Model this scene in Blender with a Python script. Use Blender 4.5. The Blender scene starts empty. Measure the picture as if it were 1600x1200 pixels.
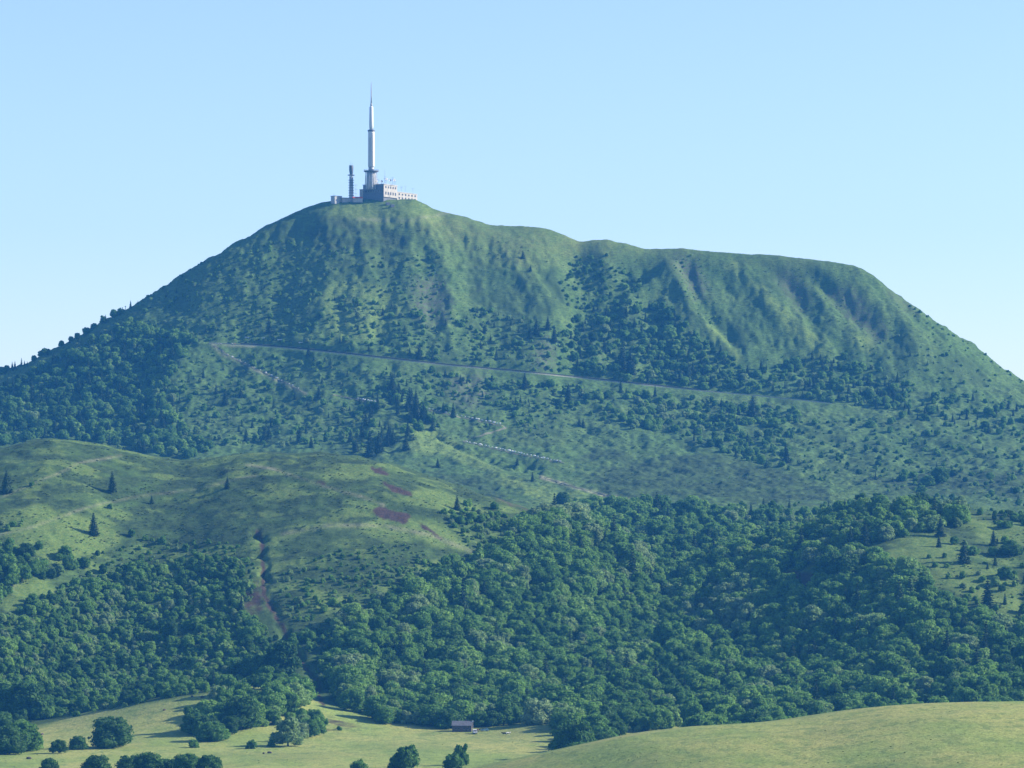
import bpy, math, random
import numpy as np
random.seed(7); RNG = np.random.default_rng(7)
R = math.radians
sc = bpy.context.scene
COL = sc.collection

# ------------------------------------------------------------------ camera, sky, sun, exposure
cam_d = bpy.data.cameras.new("camera"); cam = bpy.data.objects.new("camera", cam_d); COL.objects.link(cam)
cam.location = (0, 0, 0); cam.rotation_euler = (R(90), 0, 0)
cam_d.sensor_width = 36; cam_d.lens = 135; cam_d.shift_y = 0.125
cam_d.clip_start = 0.5; cam_d.clip_end = 30000
sc.camera = cam
F = 6000.0; HX, HY = 800.0, 800.0        # focal length and horizon in photograph pixels (1600 wide)
SUN_EL, SUN_AZ = 28.0, 8.0              # azimuth: degrees behind the plane of the mountain, sun on the +X side
w = bpy.data.worlds.new("World"); sc.world = w; w.use_nodes = True
nt = w.node_tree; nt.nodes.clear()
sky = nt.nodes.new("ShaderNodeTexSky"); sky.sky_type = 'NISHITA'; sky.sun_disc = False
sky.sun_elevation = R(SUN_EL); sky.sun_rotation = R(90 - SUN_AZ)
sky.altitude = 1000; sky.air_density = 1.0; sky.dust_density = 0.7; sky.ozone_density = 3.0
bg = nt.nodes.new("ShaderNodeBackground"); bg.inputs[1].default_value = 0.10
wo = nt.nodes.new("ShaderNodeOutputWorld")
tint = nt.nodes.new("ShaderNodeMix"); tint.data_type = 'RGBA'; tint.blend_type = 'MULTIPLY'
tint.inputs[0].default_value = 1.0; tint.inputs[7].default_value = (1.06, 1.01, 1.11, 1)
nt.links.new(sky.outputs[0], tint.inputs[6]); nt.links.new(tint.outputs[2], bg.inputs[0])
nt.links.new(bg.outputs[0], wo.inputs[0])
sd = bpy.data.lights.new("sun", 'SUN'); sd.energy = 4.9; sd.angle = R(0.53); sd.color = (1.0, 0.93, 0.80)
sun = bpy.data.objects.new("sun", sd); COL.objects.link(sun)
sun.rotation_euler = (R(90 - SUN_EL), 0, R(90 + SUN_AZ))
sc.view_settings.view_transform = 'Standard'; sc.view_settings.look = 'None'
sc.view_settings.exposure = 1.0; sc.view_settings.gamma = 1.0
sc.cycles.max_bounces = 6; sc.cycles.diffuse_bounces = 4; sc.cycles.glossy_bounces = 1
sc.cycles.transmission_bounces = 4; sc.cycles.volume_bounces = 1; sc.cycles.transparent_max_bounces = 4

# ------------------------------------------------------------------ noise and image-space helpers
def _h(ix, iy, seed):
    n = (ix.astype(np.int64) * 374761393 + iy.astype(np.int64) * 668265263 + seed * 1442695041) & 0xffffffff
    n = ((n ^ (n >> 13)) * 1274126177) & 0xffffffff
    return ((n ^ (n >> 16)) & 0xffffff) / float(0xffffff)
def vnoise(x, y, seed=0):
    x = np.asarray(x, float); y = np.asarray(y, float)
    ix = np.floor(x); iy = np.floor(y); fx = x - ix; fy = y - iy
    fx = fx * fx * fx * (fx * (fx * 6 - 15) + 10); fy = fy * fy * fy * (fy * (fy * 6 - 15) + 10)
    a = _h(ix, iy, seed); b = _h(ix + 1, iy, seed); c = _h(ix, iy + 1, seed); d = _h(ix + 1, iy + 1, seed)
    return (a * (1 - fx) + b * fx) * (1 - fy) + (c * (1 - fx) + d * fx) * fy * 1.0
def fbm(x, y, seed=0, octv=4, gain=0.5):
    s = 0; a = 1; t = 0
    for k in range(octv):
        s = s + a * (vnoise(x * 2 ** k + 17.3 * k, y * 2 ** k - 9.1 * k, seed + k) - 0.5); t += a; a *= gain
    return s / t * 2
def lut(px, pts):
    p = np.array(pts, float); return np.interp(px, p[:, 0], p[:, 1])
def smooth_lut(pts, w=14):
    xs = np.arange(-700, 2301, 4.0); v = lut(xs, pts); k = np.ones(int(w // 4) * 2 + 1); k /= k.sum()
    pad = len(k) // 2; v2 = np.convolve(np.pad(v, pad, mode='edge'), k, mode='valid')
    return lambda px: np.interp(px, xs, v2)
def smax(a, b, k):
    h = np.clip(0.5 + 0.5 * (a - b) / k, 0, 1); return b * (1 - h) + a * h + k * h * (1 - h)
def sstep(a, b, x):
    t = np.clip((x - a) / (b - a), 0, 1); return t * t * (3 - 2 * t)
GX0, GY0, GS = -200, 60, 2
GXX, GYY = np.meshgrid(np.arange(GX0, 1802, GS), np.arange(GY0, 1302, GS))
def poly_mask(poly, soft=0):
    m = np.zeros(GXX.shape, bool); n = len(poly)
    for i in range(n):
        x1, y1 = poly[i]; x2, y2 = poly[(i + 1) % n]
        if y1 == y2: continue
        c = ((y1 > GYY) != (y2 > GYY)) & (GXX < (x2 - x1) * (GYY - y1) / (y2 - y1) + x1); m ^= c
    m = m.astype(np.float32)
    if soft: m = blur(m, soft)
    return m
def blur(m, px):
    k = max(1, int(px / GS)); ker = np.ones(2 * k + 1) / (2 * k + 1)
    for ax in (0, 1):
        m = np.apply_along_axis(lambda v: np.convolve(np.pad(v, k, mode='edge'), ker, mode='valid'), ax, m)
    return m.astype(np.float32)
def line_mask(pts, wd):
    m = np.zeros(GXX.shape, np.float32)
    for (x1, y1), (x2, y2) in zip(pts[:-1], pts[1:]):
        L = (x2 - x1) ** 2 + (y2 - y1) ** 2 + 1e-6
        t = np.clip(((GXX - x1) * (x2 - x1) + (GYY - y1) * (y2 - y1)) / L, 0, 1)
        d2 = (GXX - x1 - t * (x2 - x1)) ** 2 + (GYY - y1 - t * (y2 - y1)) ** 2
        m = np.maximum(m, np.exp(-d2 / (wd * wd)))
    return m
def samp(m, px, row):
    fx = np.clip((px - GX0) / GS, 0, m.shape[1] - 1.001); fy = np.clip((row - GY0) / GS, 0, m.shape[0] - 1.001)
    ix = fx.astype(int); iy = fy.astype(int); fx = fx - ix; fy = fy - iy
    return (m[iy, ix] * (1 - fx) + m[iy, ix + 1] * fx) * (1 - fy) + (m[iy + 1, ix] * (1 - fx) + m[iy + 1, ix + 1] * fx) * fy

# ------------------------------------------------------------------ the land: one height field
DC = 3600.0
crest_row = smooth_lut([(-700, 560), (-200, 480), (200, 350), (430, 347), (455, 335), (475, 326), (500, 317), (520, 314), (545, 312), (600, 312), (645, 311),
    (660, 317), (675, 325), (688, 330), (720, 337), (745, 344), (765, 351), (800, 353), (845, 355), (875, 364), (896, 374), (908, 378), (922, 375.5), (945, 374),
    (975, 380), (1008, 389), (1030, 389), (1060, 387.5), (1100, 391), (1150, 396), (1200, 398), (1250, 403), (1300, 409), (1335, 415), (2300, 470)], 4)
flankL = [(0, 1.0), (30, .953), (60, .888), (90, .825), (120, .762), (168, .664), (230, .547), (288, .448), (360, .35), (450, .26), (600, .15), (800, .06), (1100, .0), (5000, -.05)]
flankR = [(0, 1.0), (9, .988), (22, .945), (42, .870), (70, .79), (96, .722), (130, .62), (162, .523), (220, .42), (290, .345), (380, .27), (500, .19), (650, .11), (800, .05), (1100, .0), (5000, -.05)]
def _sm(tab):
    xs = np.arange(0, 3000, 2.0); v = lut(xs, tab); k = np.ones(13) / 13
    v2 = np.convolve(np.concatenate([np.full(6, v[0]), v, np.full(6, v[-1])]), k, mode='valid')
    v2 = v2 + (v[0] - v2[0]) * np.exp(-xs / 12); return lambda r: np.interp(r, xs, v2)
QL, QR = _sm(flankL), _sm(flankR)
relief = np.zeros(GXX.shape, np.float32)
for pts, wd, hgt in [
    ([(660, 350), (692, 390), (700, 440), (702, 520)], 13, 6), ([(655, 380), (670, 450), (672, 510)], 16, -3),
    ([(505, 350), (520, 420), (505, 480)], 26, 4), ([(600, 360), (610, 440), (600, 520)], 26, -4), ([(575, 400), (570, 500)], 16, 5),
    ([(455, 350), (430, 440), (395, 520)], 26, -5),
    ([(890, 392), (925, 450), (905, 520), (890, 590)], 30, -9), ([(980, 420), (960, 500), (950, 590)], 24, -8),
    ([(1062, 402), (1030, 440), (985, 470)], 12, 7), ([(1050, 430), (1085, 490), (1130, 540), (1190, 565)], 14, 8),
    ([(1055, 395), (1085, 440), (1120, 500), (1150, 535)], 13, -9), ([(1020, 470), (1040, 560)], 22, -6),
    ([(1120, 398), (1160, 430), (1210, 480), (1285, 545)], 16, 8), ([(1195, 406), (1235, 450), (1262, 500), (1275, 540)], 15, -10),
    ([(1225, 405), (1275, 445), (1300, 500)], 10, 5), ([(1243, 410), (1290, 445), (1335, 490), (1385, 530)], 14, -11),
    ([(1290, 415), (1345, 450), (1400, 500), (1440, 560)], 16, 8), ([(1350, 440), (1420, 500)], 10, -4),
    ([(330, 541), (300, 560), (275, 600)], 26, 9), ([(240, 560), (215, 610), (190, 680)], 30, -6),
    ([(770, 352), (830, 430), (860, 520)], 40, 4), ([(740, 420), (760, 520)], 26, -4),
    ([(330, 560), (420, 620), (520, 680)], 24, -4), ([(560, 560), (600, 640), (640, 700)], 30, 4)]:
    relief += hgt * line_mask(pts, wd)
def mountain(X, Y):
    pc = HX + F * X / DC
    C = (800 - crest_row(pc)) / F * DC
    xa, xb = (468 - HX) / F * DC, (1335 - HX) / F * DC
    ca = (800 - crest_row(468)) / F * DC; cb = (800 - crest_row(1335)) / F * DC
    C = np.where(X < xa, ca, np.where(X > xb, cb, C))
    dx = np.maximum(np.maximum(xa - X, X - xb), 0)
    t = DC - Y
    ft = np.where(t > 0, 1.17, 0.8)
    ta = np.abs(t) * ft
    r = np.sqrt(dx * dx + ta * ta)
    Z0 = -6.0
    wr = sstep(-80, 320, X)
    q = QL(r) * (1 - wr) + QR(r) * wr
    z = Z0 + (C - Z0) * q
    px = HX + F * X / np.maximum(Y, 900); row = HY - F * z / np.maximum(Y, 900)
    amp = sstep(0, 60, r)
    z = z + np.where(t > -10, (.72 - .24 * sstep(1000, 1100, px)) * samp(relief, px + 14 * fbm(X / 26, Y / 40, 11, 3), row), 0) * sstep(4, 40, r)
    # ravines run down the slope: stretch noise along t
    z = z + amp * (1 - sstep(500, 1000, r)) * (3.4 * fbm(X / 34, Y / 80, 3, 4) + 2.4 * fbm(X / 13, Y / 20, 5, 3)) + (.25 + .75 * amp) * 1.5 * fbm(X / 4.5, Y / 6, 6, 3)
    z = z + 0.5 * fbm(X / 9, Y / 9, 8, 2)
    return z - 150 * (1 - sstep(2330, 2860, Y))
mid_row = smooth_lut([(-700, 790), (-200, 735), (0, 702), (40, 693), (100, 685), (150, 691), (200, 704), (260, 713), (320, 717), (370, 709), (420, 706), (480, 706),
    (530, 708), (580, 716), (620, 726), (680, 745), (720, 760), (760, 775), (820, 793), (860, 805), (920, 830), (1000, 870), (1200, 1000), (2300, 1100)], 14)
def midhill(X, Y):
    px = HX + F * X / 2450.0; D = 2450.0 + 25 * np.sin(px / 190.0)
    c = (800 - mid_row(px)) / F * 2450
    t = D - Y
    drop = np.interp(t, [-900, -500, -250, -120, -40, 0, 30, 100, 200, 300, 400, 500, 620, 900], [210, 140, 62, 22, 3, 0, 1.5, 17, 52, 90, 124, 148, 165, 190])
    z = c - drop
    return z + 2.2 * fbm(X / 45, Y / 60, 21, 3) + 1.3 * fbm(X / 11, Y / 9, 23, 3) - 6 * np.exp(-((px - 262) / 70.) ** 2) * sstep(20, 160, t) * 0.6
right_row = smooth_lut([(-700, 1200), (900, 975), (1100, 885), (1200, 848), (1260, 822), (1310, 802), (1370, 790), (1440, 792), (1520, 800), (1600, 806), (1800, 812), (2300, 830)], 20)
def righthill(X, Y):
    px = HX + F * X / 2400.0; c = (800 - right_row(px)) / F * 2400
    t = 2400.0 - Y
    drop = np.interp(t, [-900, -400, -150, -50, 0, 60, 150, 250, 350, 480, 800], [120, 55, 14, 2, 0, 8, 30, 62, 90, 112, 130])
    return c - drop + 3.5 * fbm(X / 40, Y / 50, 31, 3) + .6 * fbm(X / 10, Y / 10, 33, 2)
near_row = smooth_lut([(-700, 1400), (500, 1262), (730, 1206), (800, 1190), (870, 1175), (940, 1160), (1000, 1148), (1100, 1136.5), (1200, 1130), (1250, 1125), (1300, 1117),
    (1350, 1109.5), (1400, 1104), (1450, 1100), (1500, 1097.5), (1600, 1096), (1800, 1096), (2300, 1105)], 24)
def nearfield(X, Y):
    px = HX + F * X / 1450.0; c = (800 - near_row(px)) / F * 1450
    t = 1450.0 - Y
    drop = np.interp(t, [-900, -450, -200, -80, 0, 60, 250, 450, 800], [120, 64, 19, 4, 0, 1.0, 13.0, 40, 90])
    return c - drop + 0.35 * fbm(X / 30, Y / 40, 41, 3)
def base(X, Y):
    px = HX + F * X / np.maximum(Y, 900)
    z = np.interp(Y, [-3000, -200, 0, 900, 1300, 1880, 2000, 2150, 2450, 2750, 3000, 9000], [-60, -24, -1.75, -112, -112, -110, -104, -86, -42, 3, -4, -12])
    z = z + (15 * np.exp(-((px - 330) / 190.) ** 2) - 3 * np.exp(-((px - 40) / 120.) ** 2)) * np.exp(-((Y - 1960) / 90.) ** 2)
    z = z + 3 * np.exp(-((px - 860) / 60.) ** 2) * np.exp(-((Y - 1900) / 40.) ** 2)
    z = z - 3 * np.exp(-((px - 1190) / 70.) ** 2) * sstep(2000, 2200, Y) * (1 - sstep(2500, 2700, Y))
    rough = sstep(1950, 2100, Y)
    return z + (0.25 + 5.5 * rough) * fbm(X / 60, Y / 70, 51, 4) * sstep(150, 900, Y)
gul_pts = [(405, 832), (412, 880), (414, 930), (432, 965), (447, 1000), (475, 1035), (497, 1070), (503, 1100)]
gully = line_mask(gul_pts, 6) * (.55 + .45 * np.sin(GYY / 9. + np.sin(GYY / 23.) * 3)).astype(np.float32)
trench = line_mask([(650, 679), (700, 690), (745, 712), (790, 730), (842, 737)], 4)
def height(X, Y):
    X = np.asarray(X, float); Y = np.asarray(Y, float)
    z = base(X, Y)
    z = np.where(Y > 2000, smax(mountain(X, Y), z, 10), z)
    z = smax(midhill(X, Y), z, 8); z = smax(righthill(X, Y), z, 8)
    z = np.where(Y > 800, smax(nearfield(X, Y), z, 5), z)
    Yc = np.maximum(Y, 900); px = HX + F * X / Yc; row = HY - F * z / Yc
    z = z - sstep(2000, 2060, Y) * np.where((Y > 1900) & (Y < 2450), 5.0 * samp(gully, px + 12 * fbm(X / 9, Y / 9, 13, 3), row), 0)
    z = z - np.where((Y > 2500) & (Y < 3300), 2.5 * samp(trench, px, row), 0)
    return z

# visible-surface table: for every photograph column the first distance at which each row is met
VPX = np.arange(-150, 1752, 2.0); VY = np.arange(1150, 3660, 2.5)
VX = (VPX[None, :] - HX) / F * VY[:, None]
VZ = height(VX, np.repeat(VY[:, None], len(VPX), 1))
VROW = HY - F * VZ / VY[:, None]
VRUN = np.minimum.accumulate(VROW, 0)
RAIL_F = None
def hit(px, row):
    """ground point seen at a photograph pixel (None above the skyline)"""
    j = int(round((px + 150) / 2.0)); j = min(max(j, 0), len(VPX) - 1)
    col = VRUN[:, j]
    i = int(np.searchsorted(-col, -row))
    if i >= len(VY): return None
    Y = VY[i]
    if i > 0 and col[i - 1] > col[i]:
        f = (col[i - 1] - row) / max(col[i - 1] - col[i], 1e-6)
        if VY[i] - VY[i - 1] < 3: Y = VY[i - 1] + f * 2.5
    X = (px - HX) / F * Y
    i1 = min(i, len(VY) - 1); i0 = max(i1 - 1, 0); f = min(max((Y - VY[i0]) / 2.5, 0), 1); fj = min(max((px + 150) / 2.0, 0), len(VPX) - 1.001); j0 = int(fj); fj -= j0
    zz = (VZ[i0, j0] * (1 - fj) + VZ[i0, j0 + 1] * fj) * (1 - f) + (VZ[i1, j0] * (1 - fj) + VZ[i1, j0 + 1] * fj) * f
    return X, Y, float(zz)
def skyrow(px): return VRUN[-1, min(max(int(round((px + 150) / 2.0)), 0), len(VPX) - 1)]

RAIL = [(300, 541), (330, 536), (400, 540), (480, 547), (600, 560), (700, 571), (800, 580), (900, 590), (1000, 601), (1100, 611), (1180, 618), (1250, 625), (1330, 634)]
_rp = np.arange(325, 1301, 5.0); _rr = lut(_rp, RAIL); _ry = np.array([hit(a, b)[1] for a, b in zip(_rp, _rr)])
for _ in range(30): _ry[1:-1] = (_ry[:-2] + _ry[1:-1] + _ry[2:]) / 3
RX, RY, RZ = (_rp - HX) / F * _ry, _ry, (HY - _rr) / F * _ry
_height0 = height
def height(X, Y):
    z = _height0(X, Y); X = np.asarray(X, float); Y = np.asarray(Y, float)
    yr = np.interp(X, RX, RY); zr = np.interp(X, RX, RZ); d = Y - yr
    on = (X > RX[0] - 12) & (X < RX[-1] + 12); e = sstep(RX[0] - 12, RX[0] + 4, X) * (1 - sstep(RX[-1] - 4, RX[-1] + 12, X))
    w = sstep(-9, -1.2, d) * (1 - sstep(6.3, 12, d)) * e
    return np.where(on, z * (1 - w) + (zr - .4) * w, z)
_k = (VY > 2950); VZ[_k] = height(VX[_k], np.repeat(VY[_k][:, None], len(VPX), 1))
VROW = HY - F * VZ / VY[:, None]; VRUN = np.minimum.accumulate(VROW, 0)

# ------------------------------------------------------------------ object helpers
def mesh_obj(name, V, Fc, mats, parent=None, link=True, midx=None, smooth=False):
    me = bpy.data.meshes.new(name)
    me.from_pydata([tuple(v) for v in V], [], [tuple(f) for f in Fc])
    for m in (mats if isinstance(mats, (list, tuple)) else [mats]): me.materials.append(m)
    if midx is not None: me.polygons.foreach_set("material_index", np.array(midx, np.int32))
    if smooth: me.polygons.foreach_set("use_smooth", np.ones(len(me.polygons), bool))
    me.update()
    o = bpy.data.objects.new(name, me)
    if link: COL.objects.link(o)
    if parent: o.parent = parent
    return o
def empty(name, loc, rz=0, label=None, cat=None, group=None):
    o = bpy.data.objects.new(name, None); COL.objects.link(o); o.location = loc; o.rotation_euler = (0, 0, rz)
    o.empty_display_size = 1
    if label: tag(o, label, cat, group)
    return o
def tag(o, label=None, cat=None, group=None, kind=None):
    if label: o["label"] = label
    if cat: o["category"] = cat
    if group: o["group"] = group
    if kind: o["kind"] = kind
    return o
class MB:
    def __init__(s): s.V = []; s.F = []; s.M = []
    def add(s, V, Fc, m=0):
        b = len(s.V); s.V += [tuple(v) for v in V]; s.F += [tuple(b + i for i in f) for f in Fc]; s.M += [m] * len(Fc); return s
    def box(s, c, d, m=0, rz=0, taper=1.0):
        x, y, z = c; a, b, h = d[0] / 2, d[1] / 2, d[2] / 2; ca, sa = math.cos(rz), math.sin(rz); V = []
        for k, (sx, sy, sz) in enumerate([(-1,-1,-1),(1,-1,-1),(1,1,-1),(-1,1,-1),(-1,-1,1),(1,-1,1),(1,1,1),(-1,1,1)]):
            t = taper if sz > 0 else 1; px, py = sx * a * t, sy * b * t
            V.append((x + px * ca - py * sa, y + px * sa + py * ca, z + sz * h))
        return s.add(V, [(0,3,2,1),(4,5,6,7),(0,1,5,4),(1,2,6,5),(2,3,7,6),(3,0,4,7)], m)
    def lathe(s, prof, n=20, c=(0, 0, 0), m=0):
        V = []; Fc = []
        for r, z in prof:
            for k in range(n):
                a = 2 * math.pi * k / n; V.append((c[0] + r * math.cos(a), c[1] + r * math.sin(a), c[2] + z))
        for i in range(len(prof) - 1):
            for k in range(n):
                k2 = (k + 1) % n; Fc.append((i * n + k, i * n + k2, (i + 1) * n + k2, (i + 1) * n + k))
        Fc.append(tuple(range(n - 1, -1, -1))); Fc.append(tuple((len(prof) - 1) * n + k for k in range(n)))
        return s.add(V, Fc, m)
    def bar(s, p, q, r0, r1=None, n=6, m=0):
        r1 = r0 if r1 is None else r1
        p = np.array(p, float); q = np.array(q, float); d = q - p; d /= np.linalg.norm(d) + 1e-9
        u = np.cross(d, (0, 0, 1) if abs(d[2]) < .9 else (1, 0, 0)); u /= np.linalg.norm(u); v = np.cross(d, u); V = []
        for c, r in ((p, r0), (q, r1)):
            for k in range(n):
                a = 2 * math.pi * k / n; V.append(c + r * (math.cos(a) * u + math.sin(a) * v))
        Fc = [(k, (k + 1) % n, n + (k + 1) % n, n + k) for k in range(n)] + [tuple(range(n - 1, -1, -1)), tuple(range(n, 2 * n))]
        return s.add(V, Fc, m)
    def build(s, name, mats, parent=None, smooth=False): return mesh_obj(name, s.V, s.F, mats, parent, midx=s.M, smooth=smooth)

# ------------------------------------------------------------------ materials
def new_mat(name, rough=0.9, spec=0.2):
    m = bpy.data.materials.new(name); m.use_nodes = True; n = m.node_tree.nodes; b = n["Principled BSDF"]
    b.inputs["Roughness"].default_value = rough; b.inputs["Specular IOR Level"].default_value = spec
    return m, m.node_tree, b
def noisy(name, c1, c2, scale=1.0, rough=0.85, spec=0.25, detail=4, bump=0, metal=0):
    m, t, b = new_mat(name, rough, spec)
    tc = t.nodes.new("ShaderNodeTexCoord"); no = t.nodes.new("ShaderNodeTexNoise"); no.inputs["Scale"].default_value = scale; no.inputs["Detail"].default_value = detail
    t.links.new(tc.outputs["Object"], no.inputs["Vector"])
    cr = t.nodes.new("ShaderNodeValToRGB"); cr.color_ramp.elements[0].position = 0.35; cr.color_ramp.elements[1].position = 0.65
    cr.color_ramp.elements[0].color = (*c1, 1); cr.color_ramp.elements[1].color = (*c2, 1)
    t.links.new(no.outputs["Fac"], cr.inputs["Fac"]); t.links.new(cr.outputs["Color"], b.inputs["Base Color"])
    b.inputs["Metallic"].default_value = metal
    if bump:
        bp = t.nodes.new("ShaderNodeBump"); bp.inputs["Strength"].default_value = bump; bp.inputs["Distance"].default_value = 0.1
        t.links.new(no.outputs["Fac"], bp.inputs["Height"]); t.links.new(bp.outputs["Normal"], b.inputs["Normal"])
    return m
def foliage(name, stops, translucent=0.25):
    m, t, b = new_mat(name, 0.75, 0.25)
    at = t.nodes.new("ShaderNodeAttribute"); at.attribute_type = 'INSTANCER'; at.attribute_name = "tint"
    cr = t.nodes.new("ShaderNodeValToRGB"); el = cr.color_ramp.elements
    el[0].position = stops[0][0]; el[0].color = (*stops[0][1], 1); el[1].position = stops[-1][0]; el[1].color = (*stops[-1][1], 1)
    for p, c in stops[1:-1]:
        e = el.new(p); e.color = (*c, 1)
    t.links.new(at.outputs["Fac"], cr.inputs["Fac"])
    tc = t.nodes.new("ShaderNodeNewGeometry"); no = t.nodes.new("ShaderNodeTexNoise"); no.inputs["Scale"].default_value = 0.55; no.inputs["Detail"].default_value = 3
    t.links.new(tc.outputs["Position"], no.inputs["Vector"])
    mr = t.nodes.new("ShaderNodeMapRange"); mr.inputs[1].default_value = 0.3; mr.inputs[2].default_value = 0.7; mr.inputs[3].default_value = 0.78; mr.inputs[4].default_value = 1.58
    t.links.new(no.outputs["Fac"], mr.inputs[0])
    mx = t.nodes.new("ShaderNodeVectorMath"); mx.operation = 'SCALE'
    t.links.new(cr.outputs["Color"], mx.inputs[0]); t.links.new(mr.outputs[0], mx.inputs["Scale"])
    t.links.new(mx.outputs[0], b.inputs["Base Color"])
    tr = t.nodes.new("ShaderNodeBsdfTranslucent"); t.links.new(mx.outputs[0], tr.inputs["Color"])
    ms = t.nodes.new("ShaderNodeMixShader"); ms.inputs[0].default_value = translucent
    out = t.nodes["Material Output"]
    t.links.new(b.outputs[0], ms.inputs[1]); t.links.new(tr.outputs[0], ms.inputs[2]); t.links.new(ms.outputs[0], out.inputs[0])
    return m
M_LEAF = foliage("leaf_green", [(0.0, (.036, .090, .020)), (0.3, (.074, .165, .030)), (0.55, (.112, .225, .040)), (0.8, (.165, .29, .052)), (1.0, (.19, .27, .11))], .45)
M_FIR = foliage("fir_green", [(0.0, (.014, .038, .015)), (0.5, (.028, .066, .024)), (1.0, (.05, .10, .033))], 0.12)
M_HEATH = foliage("heath_clump", [(0.0, (.045, .075, .022)), (0.5, (.075, .12, .032)), (1.0, (.13, .19, .045))], 0.15)
M_BARK = noisy("bark", (.05, .04, .03), (.11, .09, .07), 3)

def ground_material():
    m, t, b = new_mat("hillside_grass", 0.95, 0.1); N = t.nodes.new; L = t.links.new
    geo = N("ShaderNodeNewGeometry")
    def noise(s, det=5, rough=.6, stretch=None):
        n = N("ShaderNodeTexNoise"); n.inputs["Scale"].default_value = s; n.inputs["Detail"].default_value = det; n.inputs["Roughness"].default_value = rough
        if stretch:
            mp = N("ShaderNodeMapping"); mp.inputs["Scale"].default_value = stretch; L(geo.outputs["Position"], mp.inputs[0]); L(mp.outputs[0], n.inputs["Vector"])
        else: L(geo.outputs["Position"], n.inputs["Vector"])
        return n.outputs["Fac"]
    def rng(s, a, b_, c=0., d=1.):
        r = N("ShaderNodeMapRange"); r.inputs[1].default_value = a; r.inputs[2].default_value = b_; r.inputs[3].default_value = c; r.inputs[4].default_value = d; L(s, r.inputs[0]); return r.outputs[0]
    def mix(f, a, c):
        x = N("ShaderNodeMix"); x.data_type = 'RGBA'
        L(f, x.inputs[0])
        for s, v in ((6, a), (7, c)):
            if isinstance(v, tuple): x.inputs[s].default_value = (*v, 1)
            else: L(v, x.inputs[s])
        return x.outputs[2]
    def mul(a, c):
        x = N("ShaderNodeMath"); x.operation = 'MULTIPLY'; x.use_clamp = True
        for s, v in ((0, a), (1, c)):
            if isinstance(v, (int, float)): x.inputs[s].default_value = v
            else: L(v, x.inputs[s])
        return x.outputs[0]
    a1 = N("ShaderNodeAttribute"); a1.attribute_name = "cover_a"; s1 = N("ShaderNodeSeparateColor"); L(a1.outputs["Color"], s1.inputs[0])
    a2 = N("ShaderNodeAttribute"); a2.attribute_name = "cover_b"; s2 = N("ShaderNodeSeparateColor"); L(a2.outputs["Color"], s2.inputs[0])
    big = noise(.012, 5); med = noise(.055, 7, .68, (1, .7, 2.6)); fine = noise(.30, 6, .72, (1, .6, 2.4)); vfine = noise(.9, 4, .7, (1, .7, 2))
    c = mix(rng(big, .4, .6), (.080, .148, .033), (.106, .168, .042))
    c = mix(rng(med, .42, .68), c, (.060, .120, .025))
    c = mix(mul(rng(fine, .47, .56), .8), c, (.036, .066, .020)); c = mix(mul(rng(vfine, .50, .60), .45), c, (.040, .070, .022))
    heath = mix(rng(fine, .45, .57), (.022, .042, .014), (.047, .078, .024))
    c = mix(mul(s1.outputs[0], rng(med, .40, .52, .35, 1.)), c, heath)
    lush = mix(rng(fine, .46, .56), (.150, .205, .046), (.080, .135, .032))
    c = mix(mul(s1.outputs[1], rng(fine, .3, .55, .5, 1.)), c, lush)
    hay = mix(rng(noise(.022, 6, .62, (1, .5, 1)), .40, .60), (.300, .300, .088), (.205, .262, .062))
    hay = mix(mul(rng(noise(.16, 7, .75, (1, .6, 1)), .49, .60), .75), hay, (.130, .185, .048))
    c = mix(s2.outputs[0], c, hay)
    red = mix(rng(fine, .35, .65), (.034, .022, .017), (.070, .043, .032))
    c = mix(s1.outputs[2], c, red)
    rock = mix(rng(fine, .35, .65), (.065, .068, .048), (.135, .125, .10))
    c = mix(mul(s2.outputs[1], rng(fine, .42, .6, .25, 1.)), c, rock)
    pale = mix(rng(vfine, .3, .7), (.24, .23, .14), (.30, .28, .19))
    c = mix(s2.outputs[2], c, pale)
    sp = N("ShaderNodeVectorMath"); sp.operation = 'SCALE'; L(c, sp.inputs[0]); L(rng(vfine, .3, .7, .62, 1.38), sp.inputs["Scale"])
    L(sp.outputs[0], b.inputs["Base Color"])
    bp = N("ShaderNodeBump"); bp.inputs["Strength"].default_value = .8; bp.inputs["Distance"].default_value = .6
    L(fine, bp.inputs["Height"])
    L(bp.outputs[0], b.inputs["Normal"])
    return m
M_GROUND = ground_material()

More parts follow.
